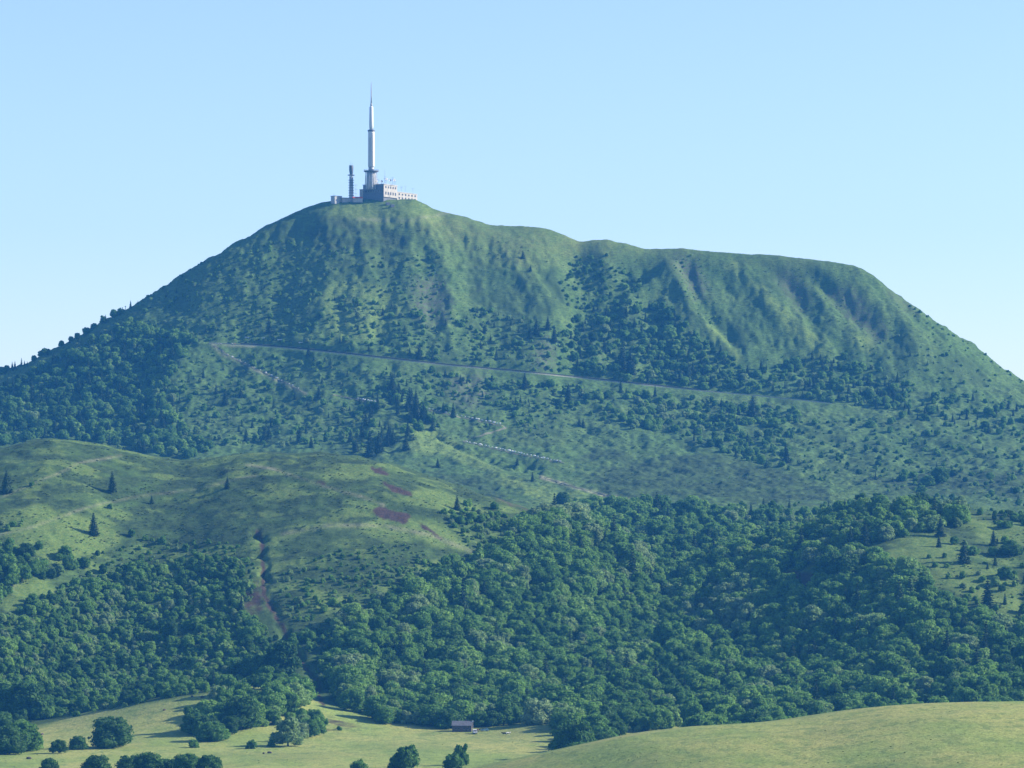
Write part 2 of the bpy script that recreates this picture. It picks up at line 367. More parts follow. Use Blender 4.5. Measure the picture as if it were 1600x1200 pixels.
# ------------------------------------------------------------------ ground covers (world-fixed patches)
def P(*l): return [poly for poly in l]
def union(polys, soft=6):
    m = np.zeros(GXX.shape, np.float32)
    for p in polys: m = np.maximum(m, poly_mask(p))
    return blur(m, soft)
def ell(cx, cy, a, b, n=14, ang=0):
    return [(cx + a * math.cos(k * 2 * math.pi / n) * math.cos(ang) - b * math.sin(k * 2 * math.pi / n) * math.sin(ang),
             cy + a * math.cos(k * 2 * math.pi / n) * math.sin(ang) + b * math.sin(k * 2 * math.pi / n) * math.cos(ang)) for k in range(n)]
heath_m = union([
    [(120, 722), (220, 712), (300, 722), (400, 728), (330, 745), (240, 760), (130, 790), (40, 805), (0, 790), (60, 760)],
    [(250, 780), (350, 765), (420, 745), (470, 768), (540, 785), (600, 800), (560, 815), (480, 810), (410, 830), (400, 880), (300, 880), (200, 880), (230, 850), (180, 820), (170, 800)],
    [(400, 708), (520, 712), (590, 722), (560, 745), (500, 742), (440, 728)], [(520, 750), (600, 740), (660, 765), (640, 790), (580, 785)],
    [(520, 850), (600, 840), (680, 860), (690, 880), (640, 910), (560, 930), (500, 940), (440, 930), (440, 870)], [(660, 730), (740, 750), (800, 780), (740, 785), (690, 760)],
    [(440, 940), (520, 960), (530, 1000), (480, 1020), (450, 990)],
    [(900, 745), (1010, 720), (1120, 708), (1210, 735), (1300, 768), (1260, 785), (1150, 782), (1040, 780), (960, 770)],
    [(1450, 840), (1490, 835), (1510, 860), (1470, 880)], [(930, 700), (1000, 705), (960, 722), (900, 720)],
    [(745, 1181), (800, 1170), (832, 1171), (800, 1182), (760, 1190)], [(400, 1180), (540, 1172), (600, 1185), (500, 1200), (420, 1198)], [(640, 1172), (720, 1168), (700, 1180)], [(1330, 745), (1600, 735), (1600, 775), (1480, 772), (1380, 765)],
    [(560, 330), (640, 340), (560, 350), (480, 348)], [(470, 360), (560, 350), (640, 370), (600, 395), (500, 390)]], 9)
lush_m = union([
    [(0, 800), (60, 790), (110, 800), (170, 820), (200, 850), (150, 870), (90, 880), (0, 850)], ell(293, 801, 13, 5), ell(328, 824, 9, 4), ell(266, 783, 18, 4),
    [(0, 960), (20, 915), (90, 905), (60, 935), (20, 960)], [(460, 740), (540, 728), (620, 742), (560, 752), (500, 750)], [(640, 760), (720, 775), (760, 810), (700, 800), (640, 780)],
    [(480, 920), (560, 935), (600, 925), (520, 960), (480, 950)], [(620, 895), (700, 870), (700, 900), (640, 915)], [(600, 800), (700, 820), (740, 860), (660, 850), (560, 830)],
    [(1350, 870), (1400, 850), (1480, 832), (1520, 880), (1600, 900), (1600, 960), (1480, 920), (1370, 878)], [(1500, 800), (1600, 820), (1600, 850), (1530, 850)],
    [(540, 318), (600, 316), (660, 312), (700, 335), (680, 350), (610, 358), (560, 345), (500, 335)],
    [(640, 640), (720, 700), (800, 745), (900, 770), (1000, 790), (1280, 797), (1180, 802), (950, 797), (860, 788), (740, 730), (640, 700)],
    line_p := [(1110, 400), (1150, 410), (1240, 490), (1300, 550), (1280, 560), (1200, 480)],
    [(1080, 500), (1110, 510), (1170, 560), (1150, 570)], [(1320, 520), (1360, 530), (1380, 560), (1330, 545)], [(490, 450), (560, 430), (640, 480), (600, 530), (520, 540)]], 8)
red_m = union([[(580, 800), (592, 792), (640, 803), (636, 820), (600, 812)], [(575, 728), (604, 734), (608, 744), (586, 738)], [(590, 748), (640, 768), (650, 776), (612, 768)],
    [(478, 748), (512, 753), (505, 758)], [(650, 812), (690, 838), (698, 846), (660, 825)], ], 3)
red_m = np.maximum(red_m, .62 * line_mask(gul_pts, 6)); red_m = np.maximum(red_m, .5 * blur(poly_mask([(370, 915), (412, 900), (416, 960), (385, 975)]), 8))
red_m = np.maximum(red_m, .5 * line_mask([(770, 772), (800, 790), (850, 808)], 6)); red_m = np.maximum(red_m, .42 * blur(poly_mask([(497, 1110), (560, 1128), (600, 1142), (500, 1150), (490, 1135)]), 6))
red_m = np.maximum(red_m, .7 * blur(poly_mask([(1205, 895), (1270, 890), (1300, 915), (1250, 925), (1215, 912)]), 6))
rock_m = union([[(640, 440), (690, 430), (705, 480), (690, 510), (650, 500)], [(700, 590), (760, 585), (770, 620), (730, 640), (700, 620)], [(1050, 400), (1085, 405), (1110, 460), (1090, 470), (1060, 430)],
    [(1290, 450), (1330, 450), (1390, 520), (1370, 535), (1330, 500)], [(1210, 420), (1240, 430), (1270, 480), (1250, 490)], [(840, 530), (870, 535), (860, 580), (830, 575)],
    [(1380, 440), (1400, 450), (1440, 490), (1420, 490)], [(250, 555), (275, 550), (270, 575), (250, 575)]], 10)
hay_m = union([[(0, 1160), (60, 1135), (150, 1112), (300, 1088), (420, 1068), (520, 1105), (700, 1140), (900, 1120), (1000, 1100), (1600, 1050), (1800, 1050), (1800, 1290), (-200, 1290), (-200, 1150)]], 3)
pale_m = np.maximum.reduce([line_mask([(385, 726), (430, 733), (500, 758), (560, 775), (600, 790)], 1.8) * .5, line_mask([(0, 778), (60, 752), (130, 722), (190, 712)], 1.7) * .35,
    line_mask([(110, 800), (200, 778), (300, 765), (400, 742)], 1.8) * .3, line_mask([(0, 836), (60, 820), (110, 802)], 2.) * .4,
    line_mask([(440, 835), (520, 820), (600, 822), (680, 838), (745, 865)], 3.) * .35, line_mask([(400, 540), (330, 538), (345, 552), (420, 588), (478, 615)], 2.) * .5,
    line_mask([(845, 745), (900, 762), (955, 776), (1010, 786)], 2.) * .75, line_mask([(560, 342), (640, 345), (700, 332)], 2.5) * .3, line_mask([(0, 925), (25, 915)], 4) * .3])
dgrass_m = union([[(520, 350), (640, 350), (700, 380), (760, 400), (840, 440), (870, 400), (1000, 395), (1100, 395), (1100, 385), (700, 330), (520, 340)]], 12)

def build_ground():
    pxs = np.concatenate([np.array([-9000, -6000, -4000, -2500, -1500, -900, -600, -400, -280, -200, -150]), np.arange(-120, 1721, 2.4), np.array([1760, 1820, 1900, 2050, 2300, 2700, 3400, 4600, 7000, 10600])])
    Ys = np.concatenate([np.array([-900, -400, -150, -60, -20, 0, 20, 50, 100, 200, 350, 550, 750, 900, 1000, 1080]), np.arange(1130, 1520, 4), np.arange(1520, 1900, 3.5), np.arange(1900, 2480, 2.4),
        np.arange(2480, 2740, 6), np.arange(2740, 3300, 3.2), np.arange(3300, 3640, 2.4), np.arange(3650, 3900, 15), np.array([4000, 4150, 4300, 4600, 5000, 5500])])
    PX, YY = np.meshgrid(pxs, Ys)
    XX = (PX - HX) / F * np.maximum(YY, 1300)
    ZZ = height(XX, YY); ny, nx = ZZ.shape
    me = bpy.data.meshes.new("hillside_ground")
    co = np.stack([XX, YY, ZZ], -1).reshape(-1, 3).astype(np.float32)
    idx = np.arange(ny * nx).reshape(ny, nx)
    q = np.stack([idx[:-1, :-1], idx[:-1, 1:], idx[1:, 1:], idx[1:, :-1]], -1).reshape(-1, 4)
    me.vertices.add(len(co)); me.vertices.foreach_set("co", co.ravel())
    me.loops.add(q.size); me.loops.foreach_set("vertex_index", q.ravel().astype(np.int32))
    me.polygons.add(len(q)); me.polygons.foreach_set("loop_start", np.arange(0, q.size, 4, dtype=np.int32)); me.polygons.foreach_set("loop_total", np.full(len(q), 4, np.int32))
    me.polygons.foreach_set("use_smooth", np.ones(len(q), bool)); me.update(calc_edges=True)
    Yc = np.maximum(YY, 900); px = HX + F * XX / Yc; row = HY - F * ZZ / Yc
    wx = 7 * fbm(XX / 14, YY / 14, 61, 3); wy = 5 * fbm(XX / 14, YY / 14, 71, 3)
    def g(m, wob=1.): return samp(m, px + wob * wx, row + wob * wy)
    mount = (YY > 2560); hill = (YY > 1900) & ~mount
    heath = g(heath_m, 1.6); heath = sstep(.18, .6, heath + .5 * fbm(XX / 16, YY / 20, 81, 3)) * (heath > .03)
    heath = np.maximum(heath, .85 * g(line_mask([(455, 356), (520, 351), (580, 349), (640, 347), (700, 333)], 2.6), .15)); heath = np.maximum(heath, .8 * g(line_mask([(640, 352), (662, 358), (650, 364)], 4), .4))
    lush = g(lush_m, 1.4); lush = sstep(.25, .8, lush + .4 * fbm(XX / 18, YY / 20, 83, 3)) * (lush > .03)
    # scattered brown and bright patches on the middle hill
    pn = fbm(XX / 24, YY / 16, 85, 5, .62)
    heath = np.maximum(heath, hill * (row < 960) * sstep(-.04, .10, pn) * .95); heath = np.maximum(heath, hill * .62); lush = np.maximum(lush, hill * (row < 960) * sstep(.12, .26, -pn) * .85)
    heath = np.maximum(heath, mount * sstep(.12, .5, fbm(XX / 30, YY / 70, 86, 4)) * .5)
    red = sstep(.28, .62, g(red_m, .8) + .22 * fbm(XX / 5, YY / 6, 99, 3)) * (YY > 1850) * (YY < 2500)
    hay = g(hay_m, .3) * (YY < 2060)
    green = sstep(0, .5, fbm(XX / 60, YY / 60, 87, 3)) * .6 + .75 * np.exp(-((px - 1000) / 150.) ** 2 - ((row - 1190) / 26.) ** 2)
    dry = g(dgrass_m) * mount * .20 + mount * (row < 420) * .05
    hay2 = np.clip(hay * (1 - .45 * np.clip(green, 0, 1)) + dry, 0, 1)
    lush = np.where(hay > .3, np.clip(green, 0, 1) * .6, lush * .9)
    rock = np.clip(g(rock_m, 1.) * mount + mount * sstep(.3, .6, fbm(XX / 10, YY / 22, 88, 3)) * samp(blur(np.clip(-relief / 9, 0, 1), 6), px, row) * .35, 0, 1) * .7
    heath = np.where(red > .4, 0, heath * (1 - .45 * hay))
    pale = (.5 + 1.0 * np.clip(.5 + fbm(XX / 7, YY / 7, 97, 2), 0, 1)) * g(pale_m, .3) * (YY > 1850)
    for nm, ch in (("cover_a", (heath, lush, red)), ("cover_b", (hay2, rock, pale))):
        a = me.color_attributes.new(nm, 'FLOAT_COLOR', 'POINT')
        d = np.ones((ny * nx, 4), np.float32)
        for k in range(3): d[:, k] = np.clip(ch[k], 0, 1).ravel()
        a.data.foreach_set("color", d.ravel())
    me.materials.append(M_GROUND)
    o = bpy.data.objects.new("hillside_ground", me); COL.objects.link(o); tag(o, kind="structure")
build_ground()

# ------------------------------------------------------------------ plants
def quads(P_, Nn, s, asp=1.0, rng=RNG):
    n = len(P_); r = rng.normal(size=(n, 3)); u = np.cross(Nn, r); u /= np.linalg.norm(u, axis=1)[:, None] + 1e-9; v = np.cross(Nn, u)
    s = np.asarray(s)[:, None] * 0.5; a = s * rng.uniform(.7, 1.3, (n, 1)); b_ = s * asp * rng.uniform(.7, 1.3, (n, 1))
    k = .35 * s * Nn
    V = np.stack([P_ - u * a - v * b_ - k, P_ + u * a - v * b_ * .6 + k, P_ + u * a * .8 + v * b_ - k, P_ - u * a * .7 + v * b_ * .9 + k], 1).reshape(-1, 3)
    return V, np.arange(4 * n).reshape(n, 4)
def blob(c, r, seg=9, rings=6, rng=RNG):
    V = []; Fc = []
    for i in range(rings + 1):
        th = math.pi * i / rings
        for k in range(seg):
            a = 2 * math.pi * k / seg; j = rng.uniform(.82, 1.08)
            V.append((c[0] + r[0] * math.sin(th) * math.cos(a) * j, c[1] + r[1] * math.sin(th) * math.sin(a) * j, c[2] + r[2] * math.cos(th) * j))
    for i in range(rings):
        for k in range(seg): Fc.append((i * seg + k, (i + 1) * seg + k, (i + 1) * seg + (k + 1) % seg, i * seg + (k + 1) % seg))
    return V, Fc
def broad_crown(h, wd, nl, nf, leaf, seed, low=.12, tall=1.0):
    """lobed crown of leaf clumps: unit size h metres high, wd metres wide"""
    rng = np.random.default_rng(seed); mb = MB(); lobes = []
    for k in range(nl):
        a = k * 2.399 + rng.uniform(-.4, .4); t = (k + .5) / nl
        zz = h * (low + .05 + (.74 - low * .3) * t ** .9) + rng.uniform(-.03, .05) * h; rad = wd * .5 * math.sqrt(max(0, 1 - (abs(t - .28) / .78) ** 2)) * rng.uniform(.35, .72)
        rr = wd * rng.uniform(.13, .27) * (1.15 - .35 * t)
        lobes.append((np.array([rad * math.cos(a), rad * math.sin(a), zz]), np.array([rr, rr, rr * rng.uniform(.75, 1.05)])))
    lobes.append((np.array([rng.uniform(-.05, .05) * wd, rng.uniform(-.05, .05) * wd, h * .5]), np.array([wd * .27, wd * .27, h * .33])))
    PP = []; NN = []; SS = []
    wts = np.array([l[1].prod() ** .667 for l in lobes]); wts /= wts.sum()
    for (c, r), wt in zip(lobes, wts):
        n = int(nf * wt); d = rng.normal(size=(n, 3)); d[:, 2] += .25; d /= np.linalg.norm(d, axis=1)[:, None]
        rr = rng.uniform(.80, 1.10, (n, 1)); PP.append(c + d * r * rr); nn = d + rng.normal(size=(n, 3)) * .33; nn /= np.linalg.norm(nn, axis=1)[:, None]
        NN.append(nn); SS.append(leaf * rng.uniform(.6, 1.35, n))
        V, Fc = blob(c, r * .80, rng=rng); mb.add(V, Fc)  # solid inner lobe added to block light through the crown
    V, Fc = quads(np.concatenate(PP), np.concatenate(NN), np.concatenate(SS), 1.0, rng)
    V[:, 2] = np.maximum(V[:, 2], h * low * .5); mb.add(V, Fc); return mb
def trunk_mb(h, r, seed, limbs=4, m=0):
    rng = np.random.default_rng(seed); mb = MB(); p = np.array([0, 0, -1.0]); q = np.array([rng.uniform(-.02, .02) * h, rng.uniform(-.02, .02) * h, h * .35])
    mb.bar(p, q, r, r * .7, 7, m); e = q + np.array([0, 0, h * .4]); mb.bar(q, e, r * .7, r * .25, 6, m)
    for k in range(limbs):
        a = k * 2 * math.pi / limbs + rng.uniform(-.4, .4); s = q + (e - q) * rng.uniform(0, .5)
        mb.bar(s, s + np.array([math.cos(a), math.sin(a), .9]) * h * .22, r * .38, r * .12, 5, m)
    return mb
def fir_crown(h, wd, nf, leaf, seed, m=0):
    rng = np.random.default_rng(seed); mb = MB(); nt_ = int(10 + h * .35)
    PP = []; NN = []; SS = []
    tiers = np.linspace(.05, .97, nt_)
    for t in tiers:
        rad = wd * .5 * (1 - t) ** .85 * rng.uniform(.8, 1.12) + .1; nb = max(4, int(4 + 12 * (1 - t)))
        a0 = rng.uniform(0, 6.28)
        for b_ in range(nb):
            a = a0 + b_ * 2 * math.pi / nb + rng.uniform(-.2, .2); rb = rad * rng.uniform(.7, 1.15); n = max(2, int(nf / nt_ / nb * (1.5 - t)))
            s = rng.uniform(.25, 1, n); zz = h * t - rb * .33 * s ** 1.5 + rng.uniform(-.1, .1, n) * h / nt_
            PP.append(np.stack([np.cos(a) * rb * s, np.sin(a) * rb * s, zz + h * .03], 1) + rng.normal(size=(n, 3)) * .12 * leaf)
            nn = np.stack([np.cos(a) * .5 * np.ones(n), np.sin(a) * .5 * np.ones(n), np.ones(n)], 1) + rng.normal(size=(n, 3)) * .35
            NN.append(nn / np.linalg.norm(nn, axis=1)[:, None]); SS.append(leaf * (1.15 - .5 * t) * rng.uniform(.7, 1.3, n))
    V, Fc = quads(np.concatenate(PP), np.concatenate(NN), np.concatenate(SS), 1.0, rng); mb.add(V, Fc, m)
    # inner cone added to stop light passing through the crown
    k = 8; Vc = [(wd * .30 * (1 - i / 3) * math.cos(a) * 1.0, wd * .30 * (1 - i / 3) * math.sin(a), h * (.06 + .28 * i)) for i in range(3) for a in [2 * math.pi * j / k for j in range(k)]] + [(0, 0, h * .97)]
    Fc = [(i * k + j, i * k + (j + 1) % k, (i + 1) * k + (j + 1) % k, (i + 1) * k + j) for i in range(2) for j in range(k)] + [(2 * k + j, 2 * k + (j + 1) % k, 3 * k) for j in range(k)]
    mb.add(Vc, Fc, m); return mb

def proto_mesh(name, mb, mats):
    me = bpy.data.meshes.new(name); me.from_pydata(mb.V, [], mb.F)
    for m in mats: me.materials.append(m)
    me.polygons.foreach_set("material_index", np.array(mb.M, np.int32)); me.update(); return me
# unit plants are modelled 10 m high and scaled when placed
BROAD = []; BTRUNK = []; 
for k in range(7):
    wd = [9.5, 11, 8.5, 12, 10, 7.5, 10.5][k]
    BROAD.append(proto_mesh("crown", broad_crown(10, wd, [13, 17, 11, 19, 15, 10, 16][k], 1900, .62, 100 + k, low=.08), [M_LEAF])); BTRUNK.append(proto_mesh("trunk", trunk_mb(10, .32, 200 + k), [M_BARK]))
SHRUB = [proto_mesh("shrub", broad_crown(10, [12, 14, 11, 15.5, 13][k], [7, 9, 6, 11, 8][k], 620, 1.25, 300 + k, low=0.0), [M_LEAF]) for k in range(5)]
FIRC = [proto_mesh("crown", fir_crown(10, [5.2, 4.6, 5.8, 4.2][k], 1500, .55, 400 + k), [M_FIR]) for k in range(4)]
FIRT = [proto_mesh("trunk", trunk_mb(9, .22, 420 + k, 0), [M_BARK]) for k in range(4)]
def joined(a, b_, mats, name):
    va = np.empty(len(a.vertices) * 3); a.vertices.foreach_get("co", va); vb = np.empty(len(b_.vertices) * 3); b_.vertices.foreach_get("co", vb)
    mb = MB(); mb.add(va.reshape(-1, 3), [tuple(p.vertices) for p in a.polygons], 0); mb.add(vb.reshape(-1, 3), [tuple(p.vertices) for p in b_.polygons], 1)
    return proto_mesh(name, mb, mats)
BJ = [joined(BROAD[k], BTRUNK[k], [M_LEAF, M_BARK], "broad") for k in range(7)]
FJ = [joined(FIRC[k], FIRT[k], [M_FIR, M_BARK], "fir") for k in range(4)]
HE = []
for k in range(3):
    HE.append(proto_mesh("heath", broad_crown(10, 22, 5, 110, 3.4, 500 + k, low=0.0), [M_HEATH]))
def proto_collection(name, meshes):
    c = bpy.data.collections.new(name)
    for i, me in enumerate(meshes):
        o = bpy.data.objects.new("%s_%02d" % (name, i), me); c.objects.link(o)
    return c
PC = {"broad": proto_collection("broad_source", BJ), "shrub": proto_collection("shrub_source", SHRUB), "fir": proto_collection("fir_source", FJ), "heath": proto_collection("heath_source", HE)}
def scatter_stuff(name, coll, items, mat_n, label, cat):
    """items: x y z scale_xy scale_z rot tint variant"""
    A = np.array(items, float)
    me = bpy.data.meshes.new(name); me.vertices.add(len(A)); me.vertices.foreach_set("co", A[:, :3].astype(np.float32).ravel())
    def at(nm, ty, data, key="value"):
        a = me.attributes.new(nm, ty, 'POINT'); a.data.foreach_set(key, data)
    at("sc", 'FLOAT_VECTOR', A[:, [3, 3, 4]].astype(np.float32).ravel(), "vector"); rot = np.zeros((len(A), 3), np.float32); rot[:, 2] = A[:, 5]
    at("ro", 'FLOAT_VECTOR', rot.ravel(), "vector"); at("tint", 'FLOAT', A[:, 6].astype(np.float32)); at("va", 'INT', A[:, 7].astype(np.int32))
    me.update(); o = bpy.data.objects.new(name, me); COL.objects.link(o)
    ng = bpy.data.node_groups.new(name, 'GeometryNodeTree'); ng.interface.new_socket("Geometry", in_out='INPUT', socket_type='NodeSocketGeometry'); ng.interface.new_socket("Geometry", in_out='OUTPUT', socket_type='NodeSocketGeometry')
    N = ng.nodes.new; L = ng.links.new; gi = N("NodeGroupInput"); go = N("NodeGroupOutput"); ip = N("GeometryNodeInstanceOnPoints"); ci = N("GeometryNodeCollectionInfo")
    ci.inputs["Collection"].default_value = coll; ci.inputs["Separate Children"].default_value = True; ci.inputs["Reset Children"].default_value = True
    def na(nm, ty):
        n = N("GeometryNodeInputNamedAttribute"); n.data_type = ty; n.inputs["Name"].default_value = nm; return n.outputs["Attribute"]
    e2r = N("FunctionNodeEulerToRotation"); L(na("ro", 'FLOAT_VECTOR'), e2r.inputs[0])
    m2p = N("GeometryNodeMeshToPoints"); L(gi.outputs[0], m2p.inputs[0]); L(m2p.outputs[0], ip.inputs["Points"])
    L(ci.outputs[0], ip.inputs["Instance"]); ip.inputs["Pick Instance"].default_value = True
    L(na("va", 'INT'), ip.inputs["Instance Index"]); L(e2r.outputs[0], ip.inputs["Rotation"]); L(na("sc", 'FLOAT_VECTOR'), ip.inputs["Scale"]); L(ip.outputs[0], go.inputs[0])
    md = o.modifiers.new("scatter", 'NODES'); md.node_group = ng
    tag(o, label, cat, kind="stuff"); return o

# ---- where plants grow: (polygon, count, kind weights (broad, shrub, fir), height range in metres, min gap m, tint mean)
ZONES = [
 # right and middle wood
 ([(780, 862), (800, 835), (860, 812), (905, 798), (960, 792), (1060, 796), (1120, 800), (1190, 803), (1270, 803), (1300, 792), (1330, 790), (1372, 792), (1420, 795), (1480, 792), (1505, 800), (1500, 822), (1420, 835), (1385, 850), (1350, 872), (1385, 885), (1440, 900), (1450, 935), (1530, 968), (1610, 988), (1740, 988), (1740, 1140), (1000, 1152), (940, 1168), (895, 1176), (868, 1128), (800, 1133), (700, 1137), (600, 1130), (545, 1108), (515, 1085), (500, 1040), (520, 985), (580, 960), (650, 935), (710, 905)], 5600, (.82, .13, .05), (6, 13.5), 5.0, 0.59),
 ([(690, 802), (730, 796), (800, 806), (862, 806), (805, 838), (782, 866), (745, 865), (720, 840)], 170, (.15, .85, 0), (3, 6), 4.6, 0.47),
 ([(520, 985), (580, 950), (640, 905), (690, 885), (745, 868), (720, 930), (600, 980)], 300, (.45, .55, 0), (4, 9), 5, 0.55),
 ([(430, 900), (520, 860), (640, 850), (690, 885), (640, 910), (560, 950), (500, 990), (440, 960)], 330, (.12, .88, 0), (2, 5), 4.2, 0.53),
 ([(430, 1000), (520, 980), (520, 1040), (500, 1060), (460, 1010)], 60, (.3, .7, 0), (3, 8), 4, 0.45),
 # left wood
 ([(0, 962), (60, 935), (130, 905), (200, 888), (280, 880), (330, 873), (398, 880), (396, 930), (380, 960), (420, 985), (450, 1020), (470, 1045), (430, 1058), (380, 1072), (300, 1083), (200, 1102), (120, 1118), (0, 1130), (-110, 1130), (-110, 970)], 2700, (.38, .61, .01), (3.6, 7.4), 4.1, 0.55),
 ([(-110, 850), (30, 855), (60, 878), (110, 872), (140, 885), (80, 905), (25, 912), (0, 950), (-110, 950)], 200, (.8, .2, 0), (5, 10), 4.5, 0.41),
 ([(0, 818), (35, 812), (36, 822), (0, 832)], 16, (.2, .8, 0), (3, 5), 4, 0.35),
 ([(100, 880), (240, 840), (400, 850), (400, 880), (200, 890)], 170, (.1, .9, 0), (2, 4.2), 5, 0.47),
 ([(0, 1130), (30, 1130), (62, 1160), (40, 1178), (0, 1180), (-100, 1180)], 40, (1, 0, 0), (7, 11), 4.5, 0.35),
 ([(290, 1130), (330, 1105), (350, 1085), (440, 1062), (485, 1065), (500, 1095), (440, 1120), (420, 1130), (350, 1155), (300, 1152)], 110, (.8, .2, 0), (6, 11), 4.5, 0.40),
 ([(455, 1130), (500, 1115), (500, 1145), (460, 1165), (420, 1158)], 24, (.6, .4, 0), (4, 8), 4, 0.43),
 ([(880, 1140), (900, 1120), (1000, 1120), (1000, 1152), (930, 1170)], 40, (1, 0, 0), (8, 12), 4.5, 0.35),
 # left flank of the mountain
 ([(-110, 660), (0, 612), (100, 552), (200, 505), (330, 540), (275, 562), (262, 600), (262, 650), (330, 700), (290, 716), (200, 705), (100, 690), (0, 700), (-110, 720)], 2300, (.60, .20, .20), (6, 12), 5.2, 0.41),
 ([(200, 500), (260, 455), (330, 420), (420, 370), (470, 380), (440, 460), (390, 540), (330, 535)], 420, (.15, .82, .03), (2.5, 6), 4.5, 0.39),
 ([(262, 600), (330, 585), (420, 600), (480, 620), (560, 640), (600, 690), (560, 704), (440, 700), (330, 700), (262, 650)], 330, (.22, .63, .15), (3, 9), 5.5, 0.47),
 ([(270, 560), (330, 545), (420, 585), (400, 620), (290, 600)], 70, (.1, .85, .05), (2.5, 5), 5, 0.55),
 ([(345, 548), (480, 552), (640, 570), (640, 620), (520, 612), (440, 590)], 190, (.15, .78, .07), (2.5, 7), 4.5, 0.45),
 # front above the railway
 ([(380, 535), (400, 480), (470, 440), (560, 470), (640, 480), (720, 490), (760, 480), (830, 500), (890, 520), (890, 585), (760, 570), (600, 552), (480, 540)], 680, (.28, .62, .10), (3, 8), 4.5, 0.55),
 ([(470, 380), (560, 390), (690, 400), (700, 480), (600, 470), (500, 440), (430, 470)], 230, (.06, .93, .01), (2, 6), 4.2, 0.41),
 ([(890, 395), (950, 400), (990, 430), (1020, 450), (1000, 480), (900, 500), (870, 450)], 210, (.3, .65, .05), (3, 7.5), 4.2, 0.39),
 ([(880, 500), (980, 470), (1050, 480), (1090, 530), (1150, 560), (1180, 600), (1180, 618), (1000, 600), (890, 588)], 720, (.55, .27, .18), (5, 10), 4.6, 0.42),
 ([(1150, 590), (1240, 560), (1330, 560), (1420, 600), (1420, 640), (1340, 640), (1180, 622)], 330, (.35, .30, .35), (5, 10), 5, 0.35),
 ([(1190, 560), (1400, 520), (1560, 590), (1600, 640), (1450, 640), (1300, 600)], 150, (.1, .88, .02), (2.5, 5.5), 6, 0.45),
 ([(1050, 395), (1090, 400), (1130, 500), (1100, 520), (1060, 460)], 60, (0, 1, 0), (2, 4), 4, 0.35),
 ([(1200, 410), (1260, 420), (1340, 480), (1390, 530), (1330, 520), (1260, 500)], 120, (0, 1, 0), (1.5, 3.5), 4, 0.35),
 ([(1420, 480), (1470, 505), (1540, 565), (1560, 590), (1520, 580), (1440, 520)], 60, (.05, .95, 0), (2.5, 5), 5, 0.39),
 ([(1400, 620), (1500, 620), (1620, 630), (1740, 700), (1740, 720), (1600, 690), (1480, 660), (1400, 655)], 260, (.4, .35, .25), (4, 10), 5, 0.39),
 # below the railway
 ([(900, 600), (1020, 608), (1180, 628), (1245, 645), (1240, 700), (1200, 735), (1130, 705), (1040, 680), (960, 665), (910, 640)], 560, (.42, .53, .05), (5, 10.5), 4.6, 0.45),
 ([(640, 575), (760, 585), (900, 600), (905, 640), (860, 650), (800, 640), (700, 630), (640, 600)], 260, (.3, .58, .12), (3.5, 8), 5, 0.45),
 ([(560, 610), (640, 600), (700, 640), (690, 665), (640, 690), (580, 706), (550, 680)], 110, (.35, .20, .45), (5, 12), 4.6, 0.43),
 ([(800, 640), (850, 640), (855, 680), (805, 682)], 40, (.3, .7, 0), (4, 6), 4, 0.50),
 ([(720, 600), (800, 600), (880, 640), (860, 690), (740, 690), (700, 640)], 60, (.2, .75, .05), (2, 5), 6, 0.45),
 ([(1240, 650), (1500, 660), (1740, 720), (1740, 800), (1500, 785), (1350, 760), (1250, 720)], 330, (.14, .82, .04), (3.2, 8), 7, 0.43),
 ([(1190, 700), (1250, 720), (1310, 745), (1290, 755), (1220, 730)], 60, (.4, .6, 0), (3, 6), 4, 0.43),
 ([(640, 690), (900, 680), (1180, 720), (1300, 750), (1000, 760), (800, 760)], 60, (0, 1, 0), (1.2, 3), 14, 0.45),
 # right wood's grassy top
 ([(1440, 860), (1520, 840), (1600, 850), (1740, 850), (1740, 988), (1610, 985), (1500, 950)], 120, (.3, .6, .1), (3, 7), 6, 0.43),
 ([(1500, 795), (1620, 800), (1740, 800), (1740, 830), (1560, 825)], 80, (.5, .5, 0), (3, 6), 5, 0.41),
 ([(870, 790), (905, 775), (960, 785), (1080, 788), (1300, 785), (1300, 800), (960, 800), (860, 812)], 60, (.5, .5, 0), (3, 6), 6, 0.43),
 ([(520, 940), (600, 1000), (560, 1090), (505, 1080), (505, 1000)], 60, (.9, .1, 0), (6, 11), 4.5, 0.45),
]
# exclusions: clear pixels (grass openings, gully, railway, paths)
clear = np.zeros(GXX.shape, np.float32)
for p in ([(0, 962), (15, 920), (90, 902), (65, 935), (20, 962)], [(1205, 893), (1280, 885), (1310, 905), (1255, 928), (1215, 915)], [(1340, 855), (1420, 836), (1480, 830), (1500, 870), (1440, 870), (1370, 880)]):
    clear = np.maximum(clear, poly_mask(p))
RAIL = [(300, 541), (330, 536), (400, 540), (480, 547), (600, 560), (700, 571), (800, 580), (900, 590), (1000, 601), (1100, 611), (1180, 618), (1250, 625), (1330, 634)]
PATHS = [[(335, 540), (352, 553), (395, 575), (430, 590), (476, 614)], [(520, 617), (555, 624), (591, 631)], [(668, 641), (720, 652), (794, 668), (721, 690), (800, 708), (882, 724)]]
clear = np.maximum(clear, line_mask([(a, b_ + 6) for a, b_ in gul_pts], 8))
for l in PATHS: clear = np.maximum(clear, line_mask(l, 4))
clear = np.maximum(clear, line_mask([(a, b_ + 1) for a, b_ in RAIL], 4)); clear = np.maximum(clear, line_mask([(a, b_ + 8) for a, b_ in RAIL], 6))
clear = np.maximum(clear, line_mask([(845, 745), (900, 762), (955, 776), (1010, 786)], 4))

